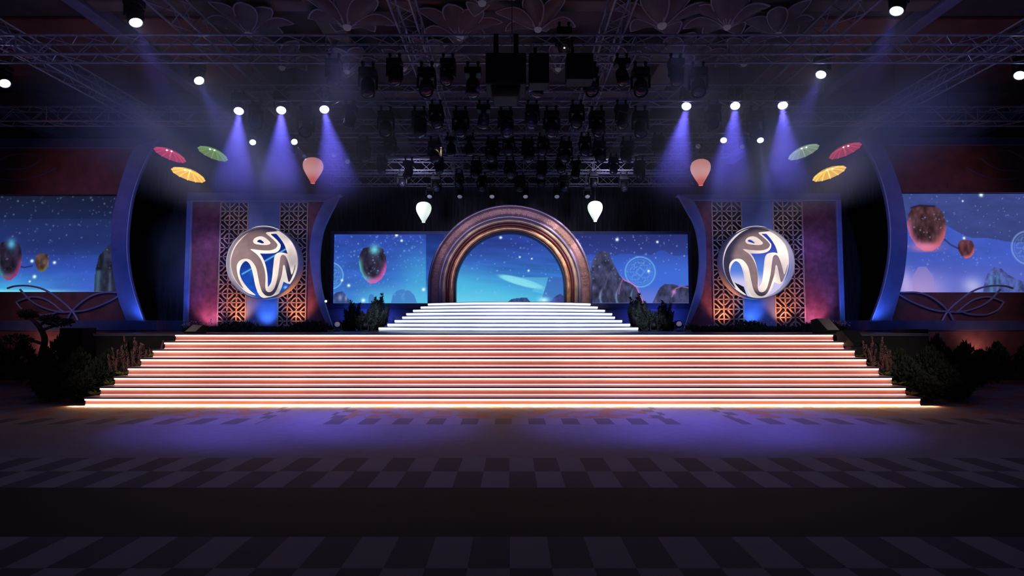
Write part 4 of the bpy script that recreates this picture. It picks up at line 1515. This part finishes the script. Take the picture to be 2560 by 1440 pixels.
# ------------------------------------------------------------------ equipment on the stage
def wedge(x0, x1, ytop_, ybot_, Y, label, front):
    a, b = at(x0, ytop_, Y + 0.28), at(x1, ybot_, Y)
    p = at((x0 + x1) / 2, ybot_, Y)
    w = (x1 - x0) * Y / F
    h = 0.36
    root = empty('stage_monitor', p, label, 'loudspeaker')
    prof = [(0, 0), (0.42, 0), (0.46, h * 0.9), (0.30, h), (0.0, 0.06)]
    vs = [(-w / 2, y, z) for y, z in prof] + [(w / 2, y, z) for y, z in prof]
    n = len(prof)
    fs = [tuple(range(n)), tuple(range(2 * n - 1, n - 1, -1))] + [(i, (i + 1) % n, (i + 1) % n + n, i + n) for i in range(n)]
    MB().add(vs, fs).build('cabinet', M['speaker'], root, bevel=0.01)
    s = 0.02
    g = MB().add([(-w / 2 + .03, -0.008 + 0.02, 0.085), (w / 2 - .03, 0.012, 0.085), (w / 2 - .03, 0.285, h - 0.0), (-w / 2 + .03, 0.285, h),
                  (-w / 2 + .03, 0.025, 0.07), (w / 2 - .03, 0.025, 0.07), (w / 2 - .03, 0.30, h - .02), (-w / 2 + .03, 0.30, h - .02)],
                 [(0, 1, 2, 3), (4, 7, 6, 5), (0, 4, 5, 1), (1, 5, 6, 2), (2, 6, 7, 3), (3, 7, 4, 0)])
    g.build('grille', front, root)
    return root


r = wedge(2062, 2110, 812, 842, 13.95, 'front-lit wedge monitor on the stage edge at the top right end of the stairs', M['wedge'])
r.rotation_euler = (0, 0, math.radians(24))
r.location.z = STAGE_Z + 0.001
r = wedge(448, 500, 812, 836, 13.95, 'front-lit wedge monitor on the stage edge at the top left end of the stairs', M['wedge'])
r.rotation_euler = (0, 0, math.radians(-24))
r.scale = (0.8, 0.7, 0.55)
r.location.z = STAGE_Z + 0.001
r = wedge(2128, 2180, 832, 866, 13.2, 'black wedge monitor on a low case beside the right end of the stairs', M['speaker'])
r.rotation_euler = (0, 0, math.radians(18))
zc_ = r.location.z
cs = empty('flight_case', (r.location.x, 13.35, 0), 'black flight case under the wedge monitor beside the right end of the stairs', 'case')
cs.location.x = r.location.x
MB().box((-0.28, -0.22, 0), (0.34, 0.33, zc_ - 0.002)).build('body', M['speaker'], cs, bevel=0.012)
MB().box((-0.285, -0.225, zc_ * 0.72), (0.345, 0.335, zc_ * 0.74)).build('lid_seam', M['fixture'], cs)


def cabinet(x0, x1, ytop_, Y, label):
    a, b = at(x0, ytop_, Y), at(x1, ytop_, Y)
    root = empty('speaker_cabinet', ((a.x + b.x) / 2, Y, 0), label, 'loudspeaker')
    w = b.x - a.x
    MB().box((-w / 2, 0, 0), (w / 2, 0.5, a.z)).build('cabinet', M['speaker'], root, bevel=0.012)
    MB().box((-w / 2 + .03, -0.02, a.z * 0.52), (w / 2 - .03, -0.001, a.z - 0.04)).build('grille', M['fixture'], root)
    MB().box((-w / 2 + .03, -0.02, 0.04), (w / 2 - .03, -0.001, a.z * 0.5)).build('grille', M['fixture'], root)


cabinet(2258, 2321, 823, 14.6, 'tall black loudspeaker standing behind the shrubs on the right')
cabinet(149, 207, 820, 14.9, 'tall black loudspeaker standing behind the shrubs on the left')


def par(px, py, Y, z, aim, label, lens):
    p = at(px, py, Y)
    root = empty('floor_spotlight', (p.x, Y, z), label, 'stage light')
    MB().box((-0.10, -0.08, 0), (0.10, 0.08, 0.03)).build('base', M['fixture'], root)
    y = MB()
    for s in (-1, 1):
        y.box((s * 0.11 - 0.01, -0.02, 0.02), (s * 0.11 + 0.01, 0.02, 0.20))
    y.build('bracket', M['fixture'], root)
    h = MB().lathe([(0, 0.10), (0.07, 0.09), (0.09, 0.0), (0.095, -0.12), (0.08, -0.12), (0.078, -0.10)], 16).build('head', M['fixture'], root, True, (0, 0, 0.19))
    MB().lathe([(0, -0.108), (0.078, -0.105)], 16).build('lens', M[lens], h, True)
    h.rotation_euler = Vector(aim).normalized().to_track_quat('-Z', 'Y').to_euler()
    return root


par(815, 757, 17.6, STAGE_Z, (0.3, -1, 0.2), 'small floor spotlight at the foot of the left curved blue edge', 'lens_dim').location = at(843, 822, 17.05) * 1
bpy.data.objects['floor_spotlight'].location.z = STAGE_Z
par(912, 815, 18.0, STAGE_Z, (0, 0.6, 0.8), 'small black floor spotlight beside the left conifer shrubs', 'lens_dim')
par(1635, 815, 18.0, STAGE_Z, (0, 0.6, 0.8), 'small black floor spotlight beside the right conifer shrubs', 'lens_dim')
par(1698, 822, 17.0, STAGE_Z, (-0.3, -1, 0.35), 'small floor spotlight at the foot of the right curved blue edge', 'lens_dim')
e_ = empty('clip_lamp', at(815, 753, 16.85), 'tiny blue white clip lamp glowing on the left curved blue edge', 'lamp')
MB().lathe([(0.03, -0.01), (0.04, 0.0), (0.04, 0.10), (0.0, 0.11)], 12).build('lamp_housing', M['fixture'], e_)  # housing around the lens
MB().lathe([(0, -0.02), (0.033, -0.012)], 12).build('lens', M['lens_on2'], e_)
for c in e_.children:
    c.rotation_euler = (math.radians(-80), 0, 0)

# ------------------------------------------------------------------ plants
def leaf_cloud(b, n, rx, ry, rz, cz, size, g, shell=0.55, droop=0.0):
    for _ in range(n):
        while True:
            p = Vector((g.uniform(-1, 1), g.uniform(-1, 1), g.uniform(-1, 1)))
            if shell < p.length < 1:
                break
        q = Vector((p.x * rx, p.y * ry, cz + p.z * rz))
        d = (p + Vector((g.uniform(-.6, .6), g.uniform(-.6, .6), g.uniform(-.2, .9)))).normalized()
        s = d.cross(Vector((g.uniform(-1, 1), g.uniform(-1, 1), 0.3))).normalized()
        l, w = size * g.uniform(.7, 1.3), size * g.uniform(.22, .36)
        m_ = q + d * l * 0.5
        nrm = d.cross(s) * (w * 0.3)
        b.add([q, m_ + s * w + nrm, q + d * l, m_ - s * w + nrm], [(0, 1, 2), (0, 2, 3)])


def make_shrub(seed, kind):
    g = random.Random(seed)
    root = empty({'round': 'leafy_shrub', 'conifer': 'conifer_shrub', 'plume': 'plume_plant', 'tuft': 'leaf_tuft'}[kind])
    b, s = MB(), MB()
    if kind == 'round':
        leaf_cloud(b, 620, 0.5, 0.5, 0.42, 0.56, 0.16, g, 0.35)
        for _ in range(16):
            a, r_ = g.uniform(0, 2 * PI), g.uniform(.2, .45)
            leaf_cloud(b, 14, 0.07, 0.07, 0.10, 0.9 + g.uniform(-.06, .1), 0.15, g, 0)
        for k_ in range(6):
            a = 2 * PI * k_ / 6
            s.tube([(0.04 * math.cos(a), 0.04 * math.sin(a), 0), (0.2 * math.cos(a), 0.2 * math.sin(a), 0.35), (0.34 * math.cos(a), 0.34 * math.sin(a), 0.7)], [.018, .012, .006], 5)
        b.build('foliage', M['leaf'], root)
        s.build('stem', M['bark'], root)
    elif kind == 'conifer':
        for k_ in range(16):
            a, r_ = 2 * PI * k_ / 16 + g.uniform(-.3, .3), g.uniform(0.05, .42)
            x, y, h = r_ * math.cos(a), r_ * math.sin(a), g.uniform(.65, 1.15) * (1 - r_)
            s.tube([(x * .3, y * .3, 0), (x, y, h * .5), (x * 1.1, y * 1.1, h)], [.02, .012, .004], 5)
            for i in range(150):
                t = g.uniform(.1, 1)
                rr = 0.24 * (1.12 - t)
                aa = g.uniform(0, 2 * PI)
                q = Vector((x * (.3 + .8 * t), y * (.3 + .8 * t), h * t))
                d = Vector((math.cos(aa), math.sin(aa), g.uniform(.2, 1.2))).normalized()
                sd = d.cross(Vector((0, 0, 1))).normalized()
                l = rr + .09
                b.add([q, q + d * l * .5 + sd * .022, q + d * l, q + d * l * .5 - sd * .022], [(0, 1, 2), (0, 2, 3)])
        b.build('foliage', M['leaf2'], root)
        s.build('stem', M['bark'], root)
    elif kind == 'plume':
        pb = MB()
        for k_ in range(9):
            a, r_ = g.uniform(0, 2 * PI), g.uniform(.02, .2)
            x, y, h = r_ * math.cos(a), r_ * math.sin(a), g.uniform(.7, 1.05)
            s.tube([(x * .2, y * .2, 0), (x * .8, y * .8, h * .6), (x * 1.2, y * 1.2, h)], [.012, .009, .004], 5)
            for i in range(60):
                t = g.uniform(0.62, 1.06)
                rr = .085 * (1.15 - t) / .5
                aa = g.uniform(0, 2 * PI)
                q = Vector((x * 1.2 * t, y * 1.2 * t, h * t))
                d = Vector((math.cos(aa), math.sin(aa), 1.0)).normalized()
                sd = d.cross(Vector((0, 0, 1))).normalized()
                l = rr + .03
                pb.add([q, q + d * l * .5 + sd * .016, q + d * l, q + d * l * .5 - sd * .016], [(0, 1, 2), (0, 2, 3)])
        leaf_cloud(b, 160, 0.22, 0.22, 0.3, 0.32, 0.17, g, 0.1)
        b.build('foliage', M['leaf'], root)
        pb.build('plume', M['plume'], root)
        s.build('stem', M['bark'], root)
    else:
        for k_ in range(26):
            a = g.uniform(0, 2 * PI)
            l, up = g.uniform(.16, .3), g.uniform(.6, 1.3)
            d = Vector((math.cos(a), math.sin(a), up)).normalized()
            sd = d.cross(Vector((0, 0, 1))).normalized() * g.uniform(.018, .03)
            tip = d * l + Vector((math.cos(a), math.sin(a), -0.3)) * l * .35
            b.add([(0, 0, 0), d * l * .5 + sd, tip, d * l * .5 - sd], [(0, 1, 2), (0, 2, 3)])
        b.build('foliage', M['leafy'], root)
        s.tube([(0, 0, 0), (0, 0, 0.06)], .02, 6)
        s.build('stem', M['bark'], root)
    return root


bank = {k_: [make_shrub(s_, k_) for s_ in seeds] for k_, seeds in (('round', (1, 2, 3)), ('conifer', (4, 5)), ('plume', (6, 7)), ('tuft', (8, 9)))}
used = set()


def plant(kind, var, x, y, z, sx, sz, rot, label, cat, group=None):
    src = bank[kind][var % len(bank[kind])]
    if src.name in used:
        o = copy_tree(src)
    else:
        o = src
        used.add(src.name)
    o.location = (x, y, z)
    o.scale = (sx, sx, sz)
    o.rotation_euler = (0, 0, rot)
    return tag(o, label, cat, group)


g = random.Random(5)
for s in (-1, 1):
    w = 'left' if s < 0 else 'right'
    e = lambda y: (XC + s * (hw0 + (hw7 - hw0) * max(0, min(1, (y - Y0) / 2.31))))
    # heap beside the stairs
    heap = [(0.62, 11.95, .52, .48), (1.30, 12.05, .50, .40), (0.80, 12.5, .5, .66), (1.6, 12.6, .56, .60), (1.0, 13.02, .5, .86), (1.75, 13.15, .56, .85),
            (1.05, 13.60, .42, 1.0), (2.25, 12.9, .56, .62), (2.3, 13.6, .6, .86)]
    for k_, (dx, y, sx, sz) in enumerate(heap):
        rowi = ['nearest row', 'nearest row', 'second row', 'second row', 'third row', 'third row', 'back row', 'outer edge', 'outer edge'][k_]
        pos = ['next to the stairs', 'away from the stairs', 'next to the stairs', 'away from the stairs', 'next to the stairs', 'away from the stairs', 'against the stage', 'front one', 'rear one'][k_]
        plant('round', k_, e(y) + s * dx * 0.98, y, 0, sx * 1.02, sz * 1.06, k_ * 1.7, f'dark shrub heaped {w} of the orange stairs, {rowi}, {pos}', 'shrub', f'shrubs heaped {w} of the stairs')
    for k_, (dx, y, sz) in enumerate([(0.26, 12.75, 0.95), (0.34, 13.15, 1.12), (0.30, 13.50, 1.10), (0.62, 12.85, 1.02), (0.68, 13.34, 1.2)]):
        plant('plume', k_, e(y) + s * dx, y, 0, 0.8, sz, k_ * 2.1, f'dusky red plume plant {w} of the stairs, {ORD[k_]} going back', 'plant', f'plume plants {w} of the stairs')
    for k_, i in enumerate((1, 2, 3, 4, 5)):
        y = Y0 + DT * i + 0.1
        x = e(Y0 + DT * i) + s * 0.17
        plant('tuft', k_, x, y, max(0, RISE * i - 0.02), 0.55, 0.6, k_ * 1.1, f'lime leaf tuft at the {w} end of the stairs, {ORD[k_]} from the bottom', 'plant', f'leaf tufts on the {w} stair end')
        # pot that lifts the tuft beside its step
        pt = MB().lathe([(0.07, 0), (0.10, max(0.05, RISE * i - 0.03)), (0.085, max(0.05, RISE * i - 0.03)), (0.0, max(0.04, RISE * i - 0.05))], 14)
        o = pt.build('planter', M['skirt'], None, True, (x, y, 0))
        tag(o, f'black planter under a lime tuft, {ORD[k_]} up at the {w} stair end', 'planter', f'planters on the {w} stair end')
    # row in front of the side platform
    xs = [10.6, 11.45, 12.3, 13.15, 14.0, 14.85, 15.7]
    for k_, x in enumerate(xs):
        plant('round', k_ + 1, s * x, 15.75 + g.uniform(-.12, .12), 0, 0.56, g.uniform(0.95, 1.12), k_ * 2.3, f'tall dark shrub along the {w} side platform, {ORD[k_]} from the stage', 'shrub', f'shrubs along the {w} side platform')
    for k_, (x, y) in enumerate([(10.9, 14.55), (11.9, 14.8)]):
        plant('round', k_, s * x, y, 0, 0.55, g.uniform(.72, .85), k_ * 1.3, f'low dark shrub in front of the {w} platform row, {"nearer the stage" if k_ == 0 else "farther from the stage"}', 'shrub', f'low shrubs before the {w} platform row')
    # conifers beside the white stairs
    for k_, (dx, y, z, sx, sz) in enumerate([(3.95, 19.0, 0, .9, 1.05), (4.25, 18.4, 0, .8, .62), (3.98, 19.75, 0, .9, 1.25), (4.6, 18.0, 0, .6, .42), (4.75, 19.2, 0, .85, 1.0), (4.0, 18.6, 0, .9, .85)]):
        q = ['tall one', 'low one', 'tallest, at the back', 'smallest, at the front', 'outer tall one', 'middle one'][k_]
        plant('conifer', k_, -0.12 + s * (dx + 0.40), y, STAGE_Z, sx, sz, k_ * 1.9, f'dark conifer shrub {w} of the white curved steps, {q}', 'shrub', f'conifers {w} of the white steps')
    # planted bed at the foot of the lattice panel: nobody could count its leaves
    x0, x1 = (at(470, 820, 16.2).x, at(826, 820, 16.2).x) if s < 0 else (at(1722, 820, 16.2).x, at(2112, 820, 16.2).x)
    b = MB()
    fl_ = MB()
    gg = random.Random(40 + s)
    for _ in range(2600):
        x, y = gg.uniform(x0, x1), gg.uniform(15.9, 16.5)
        h = gg.uniform(.06, .30) * (0.8 + .4 * math.sin(x * 3.1))
        q = Vector((x, y, STAGE_Z + max(0, h - 0.16)))
        d = Vector((gg.uniform(-.6, .6), gg.uniform(-.6, .4), 1)).normalized()
        sd = d.cross(Vector((gg.uniform(-1, 1), 1, 0))).normalized() * gg.uniform(.012, .028)
        l = gg.uniform(.10, .20)
        b.add([q, q + d * l * .5 + sd, q + d * l, q + d * l * .5 - sd], [(0, 1, 2), (0, 2, 3)])
    for _ in range(60):
        edge_ = gg.random() ** 2
        x = (x0 + (x1 - x0) * edge_ * .9) if s < 0 else (x1 - (x1 - x0) * edge_ * .9)
        q = Vector((x, gg.uniform(15.9, 16.2), STAGE_Z + gg.uniform(.15, .34)))
        r_ = gg.uniform(.012, .028)
        vs = [q + Vector((r_, 0, 0)), q + Vector((-r_, 0, 0)), q + Vector((0, r_, 0)), q + Vector((0, -r_, 0)), q + Vector((0, 0, r_)), q + Vector((0, 0, -r_))]
        fl_.add(vs, [(0, 2, 4), (2, 1, 4), (1, 3, 4), (3, 0, 4), (2, 0, 5), (1, 2, 5), (3, 1, 5), (0, 3, 5)])
    bd = empty('flower_bed', ((x0 + x1) / 2, 16.2, STAGE_Z), f'dark planted bed with pale blossoms along the foot of the {w} lattice panel', 'plants')
    bd['kind'] = 'stuff'
    under(b.build('leaves', M['leaf']), bd)['kind'] = 'stuff'
    under(fl_.build('blossoms', M['petalw']), bd)['kind'] = 'stuff'
    under(MB().box((x0, 15.92, STAGE_Z), (x1, 16.5, STAGE_Z + 0.06)).build('soil', M['skirt']), bd)

# twisted ornamental pine in front of the left platform
pr = at(105, 850, 15.2)
bt = empty('ornamental_pine', (pr.x, 15.2, 0), 'black twisted ornamental pine rising in front of the left scenic wall', 'tree')
L2 = lambda pts: [at(x, y, 15.2) - Vector((pr.x, 15.2, 0)) for x, y in pts]
tk = smooth_curve([tuple(p) for p in L2([(112, 985), (104, 900), (112, 850), (100, 820), (82, 800), (60, 782)])], 4)
MB().tube(tk, [0.10 - 0.07 * i / (len(tk) - 1) for i in range(len(tk))], 8).build('trunk', M['bark'], bt, True)
for pts in ([(104, 826), (135, 815), (165, 806)], [(95, 815), (120, 802), (150, 800)], [(70, 790), (62, 784), (56, 776)], [(108, 860), (70, 850), (40, 858)], [(106, 880), (140, 868), (160, 872)]):
    c = smooth_curve([tuple(p) for p in L2(pts)], 4)
    MB().tube(c, [0.045 - 0.03 * i / (len(c) - 1) for i in range(len(c))], 6).build('branch', M['bark'], bt, True)
gg = random.Random(77)
for (x, y, rx, rz) in [(68, 785, 0.20, 0.08), (150, 806, 0.34, 0.07), (125, 797, 0.2, .05), (45, 850, .34, .12), (160, 866, .26, .1)]:
    c = at(x, y, 15.2) - Vector((pr.x, 15.2, 0))
    b = MB()
    leaf_cloud(b, 260, rx, 0.2, rz, 0, 0.08, gg, 0.1)
    b.build('foliage_pad', M['leaf'], bt, loc=c)

# ------------------------------------------------------------------ haze in the beams
def haze(name, lo, hi, dens, label, seed):
    o = MB().box(lo, hi).build(name, None if False else M['black'])
    o.data.materials.clear()
    m = bpy.data.materials.new('stage_haze')
    m.use_nodes = True
    nt = m.node_tree
    N, Lk = nt.nodes, nt.links
    for n in list(N):
        N.remove(n)
    out = N.new('ShaderNodeOutputMaterial')
    v = N.new('ShaderNodeVolumeScatter')
    v.inputs['Color'].default_value = (1, 1, 1, 1)
    v.inputs['Anisotropy'].default_value = 0.0
    tc = N.new('ShaderNodeTexCoord')
    nz = N.new('ShaderNodeTexNoise')
    nz.inputs['Scale'].default_value = 0.75
    nz.inputs['Detail'].default_value = 3
    mp = N.new('ShaderNodeMapping')
    mp.inputs['Location'].default_value = (seed * 3.7, seed, 0)
    Lk.new(tc.outputs['Object'], mp.inputs['Vector'])
    Lk.new(mp.outputs['Vector'], nz.inputs['Vector'])
    mr = N.new('ShaderNodeMapRange')
    mr.inputs['From Min'].default_value = 0.32
    mr.inputs['From Max'].default_value = 0.68
    mr.inputs['To Min'].default_value = 0.35
    mr.inputs['To Max'].default_value = 1.5
    Lk.new(nz.outputs['Fac'], mr.inputs['Value'])
    # thins out towards the edges of the cloud
    gm = N.new('ShaderNodeVectorMath')
    gm.operation = 'SUBTRACT'
    gm.inputs[1].default_value = (0.5, 0.5, 0.5)
    Lk.new(tc.outputs['Generated'], gm.inputs[0])
    ln = N.new('ShaderNodeVectorMath')
    ln.operation = 'LENGTH'
    Lk.new(gm.outputs['Vector'], ln.inputs[0])
    fo = N.new('ShaderNodeMapRange')
    fo.interpolation_type = 'SMOOTHSTEP'
    fo.inputs['From Min'].default_value = 0.18
    fo.inputs['From Max'].default_value = 0.52
    fo.inputs['To Min'].default_value = dens
    fo.inputs['To Max'].default_value = 0.0
    Lk.new(ln.outputs['Value'], fo.inputs['Value'])
    mu = N.new('ShaderNodeMath')
    mu.operation = 'MULTIPLY'
    Lk.new(mr.outputs['Result'], mu.inputs[0])
    Lk.new(fo.outputs['Result'], mu.inputs[1])
    Lk.new(mu.outputs['Value'], v.inputs['Density'])
    Lk.new(v.outputs['Volume'], out.inputs['Volume'])
    o.data.materials.append(m)
    tag(o, label, 'haze', kind='stuff')
    return o


haze('haze', (-10.2, 8.6, 4.0), (-1.4, 17.6, 8.2), 0.24, 'violet lit haze drifting under the trusses left of the stage', 1)
haze('haze', (1.8, 8.6, 4.0), (10.2, 17.6, 8.2), 0.24, 'violet lit haze drifting under the trusses right of the stage', 5)
haze('haze', (-12.2, 17.7, 1.7), (-8.4, 20.5, 5.8), 0.30, 'blue mist in the dark gap between the left scenic flat and lattice panel', 9)
SC.cycles.volume_step_rate = 1.5
SC.cycles.volume_max_steps = 128

# ------------------------------------------------------------------ lights on the set
z0 = STAGE_Z
FY, FZ = 3.0, 5.4        # unseen lamp position added above the camera for the front washes
for s in (-1, 1):
    # lattice strips: warm uplights in the planted bed, cool light from the added front lamps
    for px in ((585, 734) if s < 0 else (1817, 1970)):
        x = at(px, 700, 16.7).x
        spot('uplight', (x, 16.70, z0 + 0.12), (x, 17.25, z0 + 1.1), 80, (1.0, 0.36, 0.16), 80, 0.9, 0.1)
        spot('wash', (x * 0.6, FY, FZ), (x, 17.2, 4.75), 1900, (0.80, 0.68, 0.9), 5.5, 0.9, 0.1)
    x = at(655 if s < 0 else 1893, 700, 16.7).x
    spot('uplight', (x, 16.72, z0 + 0.10), (x, 17.2, z0 + 0.8), 46, (0.12, 0.34, 1.0), 80, 0.9, 0.1)
    x = at(508 if s < 0 else 2052, 700, 16.7).x
    spot('uplight', (x, 16.65, z0 + 0.10), (x, 17.2, z0 + 0.7), 52, (1.0, 0.34, 0.62), 84, 0.9, 0.1)
    spot('wash', (x * 0.4, FY, FZ), (x, 17.2, 3.9), 3800, (0.32, 0.22, 1.0), 4.6, 1.0, 0.1)
    x = at(470 if s < 0 else 2100, 700, 16.7).x
    spot('uplight', (x + s * 0.1, 16.7, z0 + 0.10), (x, 17.05, z0 + 1.4), 44, (0.14, 0.20, 1.0), 50, 0.9, 0.05)
    # added blue front wash over the whole panel, unseen lamps added for the sign
    xm = at(655 if s < 0 else 1893, 650, 17.2).x
    spot('wash', (xm * 0.5, FY, FZ), (xm, 17.2, 3.6), 2000, (0.22, 0.34, 1.0), 24, 0.9, 0.15)
    spot('sign_fill', (xm * 0.8, FY, FZ), (xm, 16.9, 3.40), 4600, (1.0, 0.84, 0.76), 7.6, 0.25, 0.1)
    spot('sign_fill', (xm - s * 4.5, 11.0, 3.6), (xm + s * 0.9, 16.7, 3.45), 620, ((1.0, 0.95, 0.95) if s < 0 else (0.12, 0.25, 1.0)), 12, 0.6, 0.1)
    # curved blue edges
    x = at(838 if s < 0 else 1708, 815, 16.6).x
    spot('uplight', (x - s * 0.25, 16.4, z0 + 0.1), (x, 17.05, z0 + 1.9), 48, (0.12, 0.20, 1.0), 80, 0.9, 0.05)
    x = at(348 if s < 0 else 2195, 800, 16.3).x
    spot('uplight', (x + s * 0.05, 16.25, 1.72), (x, 16.62, 2.4), 25, (0.12, 0.26, 1.0), 150, 0.9, 0.05)
    spot('wash', (s * 4.0, FY, FZ), (s * 11.0, 16.7, 4.0), 2200, (0.18, 0.26, 1.0), 24, 0.9, 0.1)
    # plinth under the screen
    for px in ((880, 930) if s < 0 else (1620, 1680)):
        x = at(px, 800, 21).x
        spot('uplight', (x, 20.9, z0 + 0.1), (x, 21.9, z0 + 0.6), 24, (0.10, 0.16, 1.0), 100, 0.9, 0.05)
    # faint red glow on the side fascias and the skirts below
    spot('wash', (s * 11.6, 10.2, 6.6), (s * 12.4, 16.8, 5.4), 150, (1.0, 0.42, 0.38), 40, 1.0, 0.1)
    spot('wash', (s * 11.4, 9.0, 5.4), (s * 13.0, 16.8, 2.0), 330, (0.80, 0.46, 0.62), 30, 1.0, 0.1)
    spot('skirt_light', (s * 13.0, 16.2, 0.75), (s * 13.2, 16.5, 1.2), 16, (1.0, 0.44, 0.36), 150, 1.0, 0.2)
    # arch: pink-white wash from the trusses
    spot('wash', (s * 4.6, 16.8, 6.9), (s * 1.9, 20.5, 4.6), 1700, (1.0, 0.72, 0.90), 24, 1.0, 0.15)
    spot('wash', (s * 2.2, 16.8, 6.9), (s * 1.6, 20.7, 3.4), 1000, (1.0, 0.76, 0.52), 40, 1.0, 0.15)
    # unseen cool fill added to bring out the rigging
    spot('rig_fill', (s * 9.5, 7.0, 3.4), (s * 7.0, 15.0, 7.6), 110, (0.34, 0.32, 1.0), 70, 1.0, 0.2)
    # planting
    spot('wash', (s * 2.5, FY, FZ), (s * 4.2, 18.6, 1.7), 6500, (0.75, 0.85, 1.0), 6, 1.0, 0.1)
    spot('wash', (s * 5.0, FY, FZ), (s * 8.4, 13.2, 1.0), 1350, (1.0, 0.82, 0.78), 16, 1.0, 0.1)
spot('wash', (0, FY, FZ), (0, 20.5, 3.9), 2600, (0.85, 0.66, 0.95), 20, 0.6, 0.15)  # unseen front wash added to brighten the arch
spot('mist_fill', (-8.6, 18.9, 6.9), (-10.6, 19.0, 2.0), 900, (0.12, 0.15, 1.0), 30, 1.0, 0.1)  # unseen lamp added to light the mist on the left
for s in (-1, 1):
    spot('drape_fill', (s * 3.6, 19.6, 6.9), (s * 3.6, 25.5, 5.0), 130, (0.55, 0.55, 0.9), 130, 1.0, 0.3)  # unseen fill added to lift the black drape
for s in (-1, 1):
    spot('wash', (s * 3.2, 10.8, 6.9), (s * 3.0, 7.9, 0), 190, (0.36, 0.36, 1.0), 62, 1.0, 0.3)  # unseen fill added to brighten the carpet before the stairs
# stage edge wash
spot('wash', (0, 11.9, 6.9), (0, 14.8, 1.4), 420, (0.35, 0.22, 1.0), 120, 1.0, 0.2)
